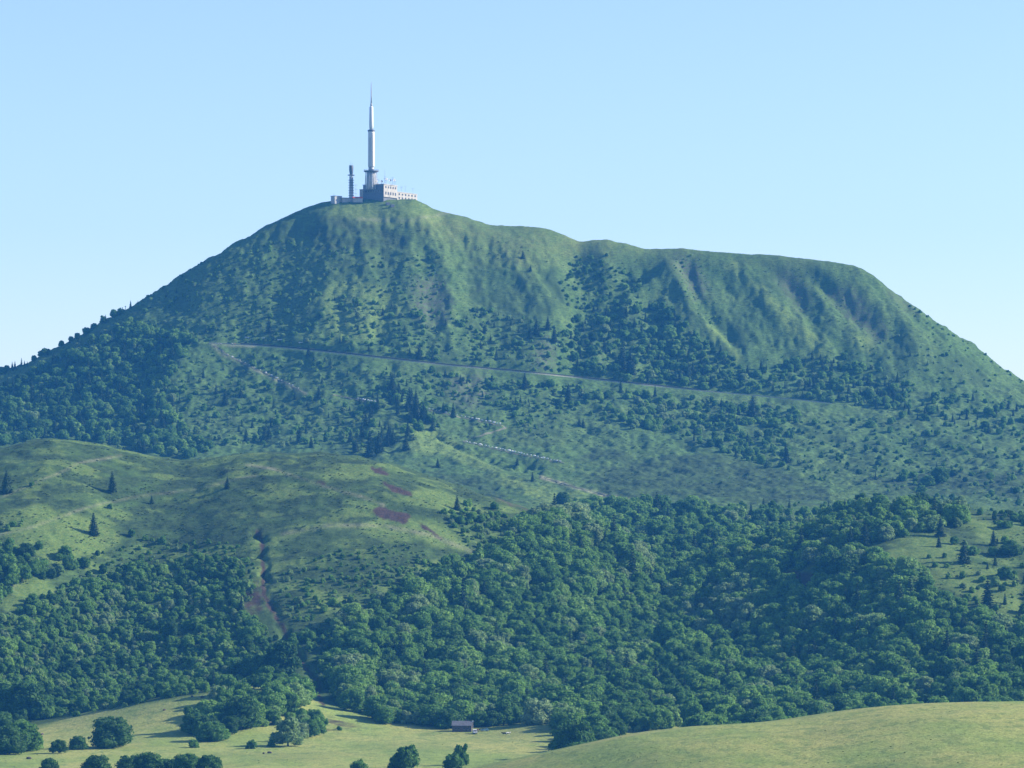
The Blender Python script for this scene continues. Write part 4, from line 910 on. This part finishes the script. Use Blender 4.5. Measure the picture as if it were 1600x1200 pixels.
# main building: bright face turned to the sun
A = R(58)                                   # bright face normal, from the camera towards the sun's side
ux = np.array([math.cos(A), math.sin(A)])   # along the bright face, away from the camera and to the right
vx = np.array([-math.sin(A), math.cos(A)])  # along the shaded face, to the left and away
cx, cy = sx(600), SY - 6
def bpt(u, v): return cx + ux[0] * u + vx[0] * v, cy + ux[1] * u + vx[1] * v
def wall_block(root, name, u0, u1, v0, v1, zb, zt, mat):
    mb = MB(); V = [(*[a - b_ for a, b_ in zip(bpt(u, v), (root.location.x, root.location.y))], z - root.location.z) for z in (zb, zt) for u, v in ((u0, v0), (u1, v0), (u1, v1), (u0, v1))]
    mb.add(V, [(3, 2, 1, 0), (4, 5, 6, 7), (0, 1, 5, 4), (1, 2, 6, 5), (2, 3, 7, 6), (3, 0, 4, 7)]); return mb.build(name, mat, root)
def windows(root, u0, u1, n, z0, h, wd, v=0, side="bright"):
    for k in range(n):
        u = u0 + (u1 - u0) * (k + .5) / n
        mb = MB()
        if side == "bright": c = bpt(u, v - .06); rz = A
        else: c = bpt(v - .06, u); rz = A + math.pi / 2
        mb.box((c[0] - root.location.x, c[1] - root.location.y, z0 + h / 2 - root.location.z), (wd, .3, h), 0, rz); mb.build("window", M_WIN, root)
hb = empty("summit_building", (cx, cy, sz(314)), 0, "main summit block with shaded long side and bright windowed end", "building")
L1 = 20 * S / math.cos(A); W1 = 33 * S / math.sin(A)
wall_block(hb, "plinth", 1.0, L1 - .5, 1.0, W1, sz(322), sz(308), M_DARK)
wall_block(hb, "wall", 0, L1, 0, W1, sz(308), sz(289), M_WALL)
wall_block(hb, "roof", -.4, L1 + .4, -.4, W1 + .4, sz(289) + .003, sz(287.7), M_CONC)
wall_block(hb, "shade_panel", -.25, -.003, .1, W1 - .1, sz(322), sz(289.5), M_DARK)  # dark sheet over the wall: the long side's shade put into colour
wall_block(hb, "penthouse", 3, L1 - 4, 12, W1 - 3, sz(287.7) + .003, sz(285.5), M_CONC)
windows(hb, 1.5, L1 - 1, 5, sz(294.3), 1.9, 1.6); windows(hb, 1.5, L1 - 1, 5, sz(304.3), 2.6, 1.6)
for k in range(8): windows(hb, 2 + k * 2.8, 4 + k * 2.8, 1, sz(300), 1.8, 1.4, -.25, "shade")
wg = empty("building_wing", (*bpt(L1, 0), sz(314)), 0, "lower bright wing with two rows of windows beside the main block", "building")
L2 = 30.5 * S / math.cos(A)
wall_block(wg, "plinth", L1 + .5, L1 + L2 - .5, .8, 12, sz(322), sz(311.2), M_DARK)
wall_block(wg, "wall", L1 + .003, L1 + L2, .2, 12.5, sz(311.2), sz(298), M_WALL)
wall_block(wg, "roof", L1 + .006, L1 + L2 + .3, -.1, 12.8, sz(298) + .003, sz(297.2), M_CONC)
windows(wg, L1 + 1, L1 + L2 - 1, 6, sz(302.6), 1.7, 1.9, .2); windows(wg, L1 + 1, L1 + L2 - 1, 6, sz(308.9), 2.1, 1.9, .2)
an = empty("rear_annex", (*bpt(5, W1), sz(314)), 0, "low dark annex at the shaded rear corner of the summit block", "building")
wall_block(an, "wall", 3, 14, W1 + .003, W1 + 6, sz(322), sz(295), M_CONC); wall_block(an, "roof", 2.7, 14.3, W1 + .006, W1 + 6.3, sz(295) + .003, sz(294.2), M_DARK)
def aerial(px, top, base_row, label, dish=False, bars=0, depth=4):
    rz = sz(base_row); r_ = empty("roof_aerial", (sx(px), SY + depth, rz), 0, label, "antenna", "antennas on the summit roofs")
    h = sz(top) - rz; b_ = MB(); b_.bar((0, 0, -.3), (0, 0, h), .14, .08, 6); b_.build("pole", M_STEEL, r_)
    if dish: b_ = MB(); b_.lathe([(.1, 0), (.8, .15), (1.2, .4), (1.25, .5), (.8, .3), (.1, .12)], 14, (0, 0, 0)); d = b_.build("dish", M_WHITE, r_, True); d.rotation_euler = (R(80), 0, R(25)); d.location = (0, -.3, h * .75)
    for k in range(bars):
        b_ = MB(); zz = h * (.95 - .2 * k); b_.bar((-1.4, 0, zz), (1.4, 0, zz), .07, .07, 4); b_.build("cross_bar", M_STEEL, r_)
for a in [(601.5, 275, 288, "twin-barred aerial over the main block's bright corner", False, 3), (603.5, 277, 288, "aerial close beside the one on the bright corner", True, 0), (609, 279, 288, "small dish aerial in the middle of the main roof", True, 1),
          (613, 276, 288, "tall barred aerial near the main roof's right edge", False, 3), (615.5, 279, 288, "dish aerial at the main roof's right edge", True, 2), (617.5, 283, 288, "short aerial at the very end of the main roof", False, 1),
          (596, 281, 289, "aerial on the shaded side of the main roof", True, 0), (591, 279, 290, "dark aerial between mast and main roof edge", False, 2), (588, 280, 290, "stubby aerial at the foot of the mast", True, 1),
          (627, 291, 298, "first aerial on the wing roof", False, 2), (633, 290, 298, "tall thin aerial on the wing roof", False, 1), (645, 294, 298, "small aerial at the wing's far end", False, 1), (601, 262, 288, "hair-thin whip aerial over the main roof", False, 0)]:
    aerial(*a)
lb = empty("west_hut", (sx(526), SY - 5, sz(315)), R(40), "small flat-roofed block at the left end of the summit", "building")
b_ = MB(); b_.box((0, 0, .9), (8.5, 6, 7.2)); b_.build("wall", M_CONC, lb); b_ = MB(); b_.box((0, 0, 4.65), (9.1, 6.6, .3)); b_.build("roof", M_DARK, lb)
b_ = MB(); b_.box((4.3, 0, 2.6), (.16, 1.5, 1.6)); b_.build("window", M_WIN, lb)
b_ = MB(); b_.bar((-3, 0, 4.8), (-3, 0, 7.4), .1, .06, 5); b_.build("aerial", M_STEEL, lb)
lb2 = empty("summit_shed", (sx(540), SY - 4, sz(314)), R(20), "low pale shed with overhanging roof beside the radio tower", "building")
b_ = MB(); b_.box((0, 0, .0), (8, 5, 4.4)); b_.build("wall", M_WALL, lb2); b_ = MB(); b_.box((1, 0, 2.4), (14, 5.8, .4)); b_.build("roof", M_DARK, lb2)
lb3 = empty("red_roofed_shed", (sx(559), SY - 6, sz(314)), R(10), "low shed with a red roof between tower and main block", "building")
b_ = MB(); b_.box((0, 0, .0), (9, 5, 4)); b_.build("wall", M_CONC, lb3)
b_ = MB(); b_.add([(-5, -3.2, 2.0), (5, -3.2, 2.0), (5, 3.2, 2.0), (-5, 3.2, 2.0), (-4.6, 0, 3.5), (4.6, 0, 3.5)], [(0, 1, 5, 4), (2, 3, 4, 5), (1, 2, 5), (3, 0, 4), (0, 3, 2, 1)]); b_.build("roof", M_RED, lb3)
lp = empty("lattice_post", (sx(556.5), SY - 8, sz(312)), 0, "thin cross-armed post right of the radio tower", "post")
b_ = MB(); b_.bar((0, 0, -1), (0, 0, 14), .16, .1, 6); b_.build("pole", M_STEEL, lp)
for zz in (13, 9, 5): b_ = MB(); b_.bar((-1.6, 0, zz), (1.6, 0, zz), .1, .1, 4); b_.build("cross_arm", M_STEEL, lp)
for k, px in enumerate((606, 613)):
    p = hit(px, 320 + k * 3)
    if p:
        r_ = empty("utility_cabinet", (p[0], p[1], p[2]), R(20), ["dark cabinet on the grass below the bright end of the summit block", "second dark cabinet downhill to the right below the summit block"][k], "cabinet", "cabinets below the summit building")
        b_ = MB(); b_.box((0, 0, .8), (3.4, 2, 2.4)); b_.build("body", M_DARK, r_); b_ = MB(); b_.box((0, 0, 2.1), (3.7, 2.3, .2)); b_.build("lid", M_CONC, r_)

# railway ledge with its pale retaining wall
def densify(pts, step):
    out = []
    for (x1, y1), (x2, y2) in zip(pts[:-1], pts[1:]):
        n = max(1, int(abs(x2 - x1) / step)); out += [(x1 + (x2 - x1) * k / n, y1 + (y2 - y1) * k / n) for k in range(n)]
    return out + [pts[-1]]
def world_line(pts, step=6, sm=3):
    W = [hit(*p) for p in densify(pts, step)]; W = np.array([p for p in W if p])
    for _ in range(sm):
        W[1:-1] = (W[:-2] + 2 * W[1:-1] + W[2:]) / 4
    return W
def frames(W):
    T = np.gradient(W, axis=0); T[:, 2] = 0; T /= np.linalg.norm(T, axis=1)[:, None]; Nn = np.stack([-T[:, 1], T[:, 0], 0 * T[:, 0]], 1)   # to the left of travel = uphill (+Y) when running +X
    return T, Nn
def strip(name, W, prof, mat, closed=True):
    T, Nn = frames(W); n = len(prof); V = []; Fc = []
    for i in range(len(W)):
        for a, b_ in prof: V.append(W[i] + Nn[i] * a + np.array([0, 0, b_]))
    for i in range(len(W) - 1):
        for k in range(n if closed else n - 1): Fc.append((i * n + k, i * n + (k + 1) % n, (i + 1) * n + (k + 1) % n, (i + 1) * n + k))
    if closed: Fc += [tuple(range(n)), tuple((len(W) - 1) * n + k for k in range(n - 1, -1, -1))]
    return mesh_obj(name, V, Fc, mat)
W = np.stack([RX, RY, RZ], 1)
tag(strip("railway_bed", W, [(0, -2.5), (0, .1), (5.5, .1), (5.5, -2.5)], M_TRACK), kind="structure")
tag(strip("retaining_wall", W, [(-.6, -2.6), (-.6, .5), (-.01, .5), (-.01, -2.6)], M_KERB), "long pale stone wall carrying the railway across the mountain", "wall")
M_CUT = noisy("cut_shade", (.025, .035, .022), (.05, .06, .035), .25, .95)  # very dark tone stands for the shade inside the cutting
tag(strip("cutting_wall", W[10:int(len(W) * .8)], [(5.51, -2.5), (5.51, 1.6), (6.4, 2.0), (9, -2.5)], M_CUT), "dark cutting face uphill of the railway, shade put into its colour", "wall")
# pale barrier dashes over the railway's shaded start
for k, px in enumerate((386, 410, 437, 470)):
    row = [529, 530, 532, 537][k]; p = hit(px, row)
    if p: tag(mesh_obj("guard_rail", *(lambda m: (m.V, m.F))(MB().box((0, 0, 1.2), (4, .25, .5)).box((-1.5, 0, .5), (.2, .2, 1)).box((1.5, 0, .5), (.2, .2, 1))), M_PALE), ["first", "second", "third", "last"][k] + " pale rail from the left above the railway's shaded start", "rail", "pale rails above the railway").location = (p[0], p[1], p[2])
# footpaths
for n_, l in enumerate(PATHS + [[(845, 745), (900, 762), (955, 776), (1010, 786)]]):
    Wp = world_line(l, 5, 1)
    Wp[:, 2] = height(Wp[:, 0], Wp[:, 1])
    T, Nn = frames(Wp); V = []; Fc = []
    for i in range(len(Wp)):
        for a in (-.9, 0, .9):
            q = Wp[i] + Nn[i] * a; V.append((q[0], q[1], float(height(np.array([q[0]]), np.array([q[1]]))[0]) + .25))
    for i in range(len(Wp) - 1):
        for k in (0, 1): Fc.append((i * 3 + k, i * 3 + k + 1, i * 3 + k + 4, i * 3 + k + 3))
    tag(mesh_obj("footpath", V, Fc, M_EARTH), kind="structure")
# white stones in rows
def stone_mesh(seed):
    rng = np.random.default_rng(seed); V, Fc = blob((0, 0, .45), (1.0, .6, .62), 8, 5, rng); return MB().add(V, Fc)
STN = [proto_mesh("boulder", stone_mesh(700 + k), [M_PALE]) for k in range(4)]
rows_ = [((560, 624.5), (591, 631), 9, "the short highest row"), ((670, 640.5), (788, 666), 21, "the upper zigzag row"), ((729, 692), (880, 724), 30, "the long lower zigzag row"), ((356, 556), (476, 613), 14, "the shaded slanting path")]
for (a, b_, n, nm) in rows_:
    for k in range(n):
        t_ = (k + random.uniform(-.25, .25)) / n
        p = hit(a[0] + (b_[0] - a[0]) * t_, a[1] + (b_[1] - a[1]) * t_ - 1.2)
        if not p: continue
        o = bpy.data.objects.new("boulder", STN[k % 4]); COL.objects.link(o); s = random.uniform(.55, 1.15) * (.75 if nm != "the shaded slanting path" else .6); o.location = (p[0], p[1], p[2] + .25); o.scale = (s * random.uniform(1.3, 2.3), s * 1.2, s * 1.35); o.rotation_euler = (0, 0, random.uniform(-.4, .4) - .2)
        od = lambda i: "%d%s" % (i, "th" if 10 <= i % 100 <= 20 else {1: "st", 2: "nd", 3: "rd"}.get(i % 10, "th"))
        tag(o, f"white boulder, {od(k + 1)} from the upper end of {nm}", "boulder", "white boulders lining " + nm)
# skyline posts
for k, (px, hp) in enumerate(((188, 9), (191, 8), (196, 8))):
    p = hit(px, skyrow(px) + 1.5)
    r_ = empty("skyline_post", p, 0, ["tallest post on the left skyline, beside two others", "middle post of the three on the left skyline", "rightmost post of the three on the left skyline"][k], "post", "posts on the left skyline")
    b_ = MB(); b_.bar((0, 0, -1), (0, 0, hp * .58), .3, .22, 6); b_.build("pole", M_DARK, r_); b_ = MB(); b_.box((0, 0, hp * .5), (1.3, .3, .5)); b_.build("cross_arm", M_DARK, r_)
# people / small pale marks on the knoll under the railway
def person(loc, h, rz, label, top, arms=0):
    root = empty("person", loc, rz, label, "person"); k = h / 1.75
    J = {"pelvis": (0, 0, .92), "chest": (0, 0, 1.28), "neck": (0, 0, 1.48), "head": (0, -.01, 1.60), "crown": (0, 0, 1.73)}
    V = [J["pelvis"], J["chest"], J["neck"], J["head"], J["crown"]]; rad = [.15, .17, .06, .10, .07]; E = [(0, 1), (1, 2), (2, 3), (3, 4)]
    for s in (-1, 1):
        b0 = len(V); V += [(s * .10, 0, .86), (s * .12, .02, .48), (s * .13, 0, .08), (s * .13, -.14, .04)]; rad += [.10, .065, .045, .04]; E += [(0, b0), (b0, b0 + 1), (b0 + 1, b0 + 2), (b0 + 2, b0 + 3)]
        b0 = len(V); V += [(s * .20, 0, 1.40), (s * .27, .03, 1.12), (s * .27, -.06, .88), (s * .27, -.09, .80)]; rad += [.065, .045, .03, .03]; E += [(1, b0), (b0, b0 + 1), (b0 + 1, b0 + 2), (b0 + 2, b0 + 3)]
    me = bpy.data.meshes.new("body"); me.from_pydata([tuple(c * k for c in v) for v in V], E, []); o = bpy.data.objects.new("body", me); COL.objects.link(o); o.parent = root
    md = o.modifiers.new("skin", 'SKIN'); 
    for i, r in enumerate(rad): me.skin_vertices[0].data[i].radius = (r * k, r * k)
    me.skin_vertices[0].data[0].use_root = True
    o.modifiers.new("sub", 'SUBSURF').levels = 1; me.materials.append(M_SKIN)
    c = MB(); c.lathe([(.175 * k, .84 * k), (.20 * k, 1.1 * k), (.215 * k, 1.3 * k), (.15 * k, 1.46 * k), (.07 * k, 1.49 * k)], 12); c.build("shirt", top, root, True)
    for s in (-1, 1):
        c = MB(); c.bar((s * .10 * k, 0, .95 * k), (s * .12 * k, .02, .5 * k), .125 * k, .095 * k, 8); c.bar((s * .12 * k, .02, .5 * k), (s * .13 * k, 0, .1 * k), .095 * k, .07 * k, 8); c.build("trouser_leg", M_TROU, root, True)
        c = MB(); c.bar((s * .19 * k, 0, 1.42 * k), (s * .275 * k, .03 * k, 1.12 * k), .085 * k, .065 * k, 8); c.build("sleeve", top, root, True)
    c = MB(); Vh, Fh = blob((0, .02 * k, 1.68 * k), (.115 * k, .12 * k, .10 * k), 10, 6); c.add(Vh, Fh); c.build("hair", M_TROU, root, True)
for k, (px, top) in enumerate(((341, M_WHITE), (345, M_WHITE), (363, M_WHITE), (367, M_RED))):
    p = hit(px, 539)
    person(p, 1.9, .3 * k, ["walker in a white top on the grassy knoll, leftmost of four", "walker in a white top beside the leftmost on the knoll", "walker in a white top where the knoll meets the railway", "walker in a red top, rightmost of four by the railway's start"][k], top)

# stone hut in the meadow
ph = hit(722, 1143.5); hx, hy, hz = ph; mm = hy / F
hut = empty("stone_hut", (hx, hy + 3, hz - .2), R(-3), "low dark stone hut with slate roof at the foot of the wood", "hut")
hw, hd, hh, rh = 30 * mm, 6.0, 10.2 * mm, 6.5 * mm
b_ = MB(); b_.box((0, 0, hh / 2 - .5), (hw, hd, hh + 1)); b_.add([(-hw / 2, -hd / 2, hh), (-hw / 2, hd / 2, hh), (-hw / 2, 0, hh + rh - .1), (-hw / 2 + .5, -hd / 2, hh), (-hw / 2 + .5, hd / 2, hh), (-hw / 2 + .5, 0, hh + rh - .1)], [(0, 2, 1), (3, 4, 5), (0, 3, 5, 2), (1, 2, 5, 4)])
b_.add([(hw / 2, -hd / 2, hh), (hw / 2, hd / 2, hh), (hw / 2, 0, hh + rh - .1), (hw / 2 - .5, -hd / 2, hh), (hw / 2 - .5, hd / 2, hh), (hw / 2 - .5, 0, hh + rh - .1)], [(0, 1, 2), (3, 5, 4), (0, 2, 5, 3), (1, 4, 5, 2)]); b_.build("wall", M_STONE, hut)
b_ = MB(); e = hd / 2 + .4; q = hw / 2 + .3; t_ = .2
b_.add([(-q, -e, hh - .15), (q, -e, hh - .15), (q, 0, hh + rh), (-q, 0, hh + rh), (-q, e, hh - .15), (q, e, hh - .15), (-q, -e, hh - .15 + t_), (q, -e, hh - .15 + t_), (q, 0, hh + rh + t_), (-q, 0, hh + rh + t_), (-q, e, hh - .15 + t_), (q, e, hh - .15 + t_)],
    [(0, 3, 2, 1), (3, 4, 5, 2), (6, 7, 8, 9), (9, 8, 11, 10), (0, 1, 7, 6), (4, 10, 11, 5), (0, 6, 9, 3), (3, 9, 10, 4), (1, 2, 8, 7), (2, 5, 11, 8)]); rf = b_.build("roof", M_ROOF, hut)
b_ = MB(); b_.box((1.9, .4, hh + rh + .15), (.7, .7, 1.0)); b_.build("chimney", M_STONE, rf)
b_ = MB(); b_.box((-.1, -hd / 2 - .04, 1.15), (.95, .12, 2.0)); b_.build("door", M_WOOD, hut)
for xx in (-3.0, -1.5, 1.2, 3.0):
    b_ = MB(); b_.box((xx, -hd / 2 - .04, 1.75), (.7, .12, .9)); f_ = b_.build("window", M_WIN, hut)
    b_ = MB(); b_.box((xx, -hd / 2 - .08, 1.24), (.95, .2, .1)); b_.build("sill", M_CONC, f_)
pp = hit(738.8, 1143)
lamp = empty("white_headed_pole", (pp[0], pp[1] + 1, pp[2]), 0, "thin pole with a white head at the stone hut's gable", "pole")
b_ = MB(); b_.bar((0, 0, -.5), (0, 0, 16 * mm), .09, .07, 6); b_.build("pole", M_PALE, lamp); b_ = MB(); b_.box((0, 0, 16 * mm), (.75, .5, .65)); b_.build("head", M_WHITE, lamp)
# vehicles
def vehicle(name, loc, rz, L_, Wd, H, paint, label, cat, van):
    r_ = empty(name, loc, rz, label, cat)
    if van: prof = [(-L_ / 2, .35), (-L_ / 2, .9), (-L_ / 2 + .45, 1.1), (-L_ / 2 + 1.1, H - .1), (-L_ / 2 + 1.5, H), (L_ / 2 - .1, H), (L_ / 2, H - .2), (L_ / 2, .35)]
    else: prof = [(-L_ / 2, .35), (-L_ / 2, .75), (-L_ / 2 + .9, .92), (-L_ / 2 + 1.5, H - .05), (-L_ / 2 + 2.0, H), (L_ / 2 - .9, H - .03), (L_ / 2 - .25, 1.0), (L_ / 2, .9), (L_ / 2, .35)]
    n = len(prof); V = []
    for s, k_ in ((-1, 0), (1, 0)):
        for a, z in prof: V.append((s * Wd / 2 * (1 if z < 1.05 else .9), a, z))
    b_ = MB(); b_.add(V, [tuple(range(n)), tuple(range(2 * n - 1, n - 1, -1))] + [(k, n + k, n + (k + 1) % n, (k + 1) % n) for k in range(n)]); bd = b_.build("body", paint, r_)
    b_ = MB(); y0 = -L_ / 2 + (.5 if van else .95); y1 = -L_ / 2 + (1.05 if van else 1.48); zt = H - .18
    b_.add([(-Wd * .40, y0 + .02, 1.1), (Wd * .40, y0 + .02, 1.1), (Wd * .36, y1 - .06, zt), (-Wd * .36, y1 - .06, zt), (-Wd * .40, y0 - .05, 1.14), (Wd * .40, y0 - .05, 1.14), (Wd * .36, y1 - .14, zt + .02), (-Wd * .36, y1 - .14, zt + .02)], [(4, 5, 6, 7), (0, 4, 7, 3), (1, 2, 6, 5), (3, 7, 6, 2), (0, 1, 5, 4)]); b_.build("windscreen", M_WIN, r_)
    for s in (-1, 1):
        b_ = MB(); b_.box((s * Wd * .462, .1, 1.3 if not van else 1.5), (.05, L_ * .45, .38)); b_.build("side_window", M_WIN, r_)
        b_ = MB(); b_.box((s * Wd * .36, -L_ / 2 - .02, .78), (.32, .08, .2)); b_.build("headlight", M_PALE, r_)
        for yy in (-L_ * .32, L_ * .3):
            w_ = MB(); w_.bar((s * Wd * .38, yy, .33), (s * Wd * .5, yy, .33), .33, .33, 14); wh = w_.build("wheel", M_RUBBER, r_)
            w_ = MB(); w_.bar((s * Wd * .5, yy, .33), (s * Wd * .508, yy, .33), .19, .19, 10); w_.build("rim", M_STEEL, wh)
    b_ = MB(); b_.box((0, -L_ / 2 - .05, .45), (Wd * .96, .12, .22)); b_.build("bumper", M_DARK, r_)
pv = hit(742, 1146.5); vehicle("parked_van", (pv[0], pv[1], pv[2]), R(8), 4.4, 1.95, 2.05, M_WHITE, "white van parked nose out at the hut's right corner", "van", True)
pv = hit(757.5, 1142.5); vehicle("parked_car", (pv[0], pv[1], pv[2]), R(-75), 3.9, 1.7, 1.5, M_BLUE, "small grey-blue car on the grass right of the white van", "car", False)
pv = hit(746.9, 1144); person(pv, 1.8, R(20), "person in a red-brown top standing between van and blue car", M_SHIRT)
# two cows
def cow(loc, rz, label, body_m, white):
    r_ = empty("cow", loc, rz, label, "cow", "cows on the meadow right of the hut")
    V = [(0, 0, 1.05), (.55, 0, 1.08), (.95, 0, 1.15), (1.25, 0, 1.32), (1.55, 0, 1.34), (1.85, 0, 1.15), (-.6, 0, 1.1), (-.85, 0, 1.2), (-.98, 0, 1.0), (-1.0, 0, .55)]
    rad = [.40, .40, .34, .22, .17, .10, .38, .2, .05, .04]; E = [(0, 1), (1, 2), (2, 3), (3, 4), (4, 5), (0, 6), (6, 7), (7, 8), (8, 9)]
    for s in (-1, 1):
        b0 = len(V); V += [(.75, s * .2, .75), (.78, s * .2, .42), (.74, s * .2, .12), (.78, s * .2, .03)]; rad += [.14, .08, .06, .07]; E += [(1, b0), (b0, b0 + 1), (b0 + 1, b0 + 2), (b0 + 2, b0 + 3)]
        b0 = len(V); V += [(-.55, s * .2, .8), (-.75, s * .2, .48), (-.70, s * .2, .14), (-.66, s * .2, .03)]; rad += [.17, .09, .06, .07]; E += [(6, b0), (b0, b0 + 1), (b0 + 1, b0 + 2), (b0 + 2, b0 + 3)]
        b0 = len(V); V += [(1.5, s * .22, 1.45)]; rad += [.05]; E += [(4, b0)]
    me = bpy.data.meshes.new("body"); me.from_pydata(V, E, []); o = bpy.data.objects.new("body", me); COL.objects.link(o); o.parent = r_
    o.modifiers.new("skin", 'SKIN')
    for i, r in enumerate(rad): me.skin_vertices[0].data[i].radius = (r, r)
    me.skin_vertices[0].data[0].use_root = True; o.modifiers.new("sub", 'SUBSURF').levels = 2
    m, t, b = new_mat("cow_hide" + ("_white" if white else ""), .9, .1); ge = t.nodes.new("ShaderNodeTexCoord"); no = t.nodes.new("ShaderNodeTexNoise"); no.inputs["Scale"].default_value = 1.4; no.inputs["Detail"].default_value = 1
    cr = t.nodes.new("ShaderNodeValToRGB"); cr.color_ramp.interpolation = 'CONSTANT'; cr.color_ramp.elements[0].color = (.03, .022, .018, 1); cr.color_ramp.elements[1].position = .42 if white else .6; cr.color_ramp.elements[1].color = (.68, .66, .62, 1)
    t.links.new(ge.outputs["Object"], no.inputs["Vector"]); t.links.new(no.outputs["Fac"], cr.inputs["Fac"]); t.links.new(cr.outputs[0], b.inputs["Base Color"]); me.materials.append(m)
pc = hit(788.5, 1149); cow(pc, R(185), "mostly dark cow on the meadow right of the hut", M_COWD, False)
pc = hit(793, 1148.5); cow(pc, R(20), "mostly white cow close beside the dark one", M_COWW, True)
# small rocks in the lower meadow
for k, (px, row) in enumerate(((45, 1186), (66, 1148), (300, 1089), (322, 1081), (316, 1090), (412, 1178), (421, 1177), (257, 1110))):
    p = hit(px, row)
    if not p: continue
    o = bpy.data.objects.new("meadow_rock", proto_mesh("meadow_rock", stone_mesh(800 + k), [M_STONE])); COL.objects.link(o); o.location = p; s = random.uniform(.8, 1.3); o.scale = (s * 1.2, s, s * .8); o.rotation_euler = (0, 0, k)
    tag(o, ["dark rock left of the lone meadow tree group", "dark rock at the foot of the left border clump", "left rock of three at the meadow tongue", "upper rock of three at the meadow tongue", "lower rock of three at the meadow tongue", "left rock of the pair below the willow", "right rock of the pair below the willow", "single rock on the sloping meadow under the left wood"][k], "rock", "dark rocks in the lower meadow")

# ------------------------------------------------------------------ haze
hm = bpy.data.materials.new("haze"); hm.use_nodes = True; t = hm.node_tree; t.nodes.clear()
ov = t.nodes.new("ShaderNodeOutputMaterial"); pv_ = t.nodes.new("ShaderNodeVolumePrincipled")
pv_.inputs["Color"].default_value = (.07, .38, 1.0, 1); pv_.inputs["Density"].default_value = 0.56e-4; pv_.inputs["Anisotropy"].default_value = 0.0
t.links.new(pv_.outputs[0], ov.inputs["Volume"])
b_ = MB(); b_.box((0, 2300, 130), (22000, 6700, 580))
hz_ = b_.build("haze", hm); tag(hz_, kind="stuff")
print("TREES", len(trees), {k: (len(v)) for k, v in rest.items()}, "heath", len(items))
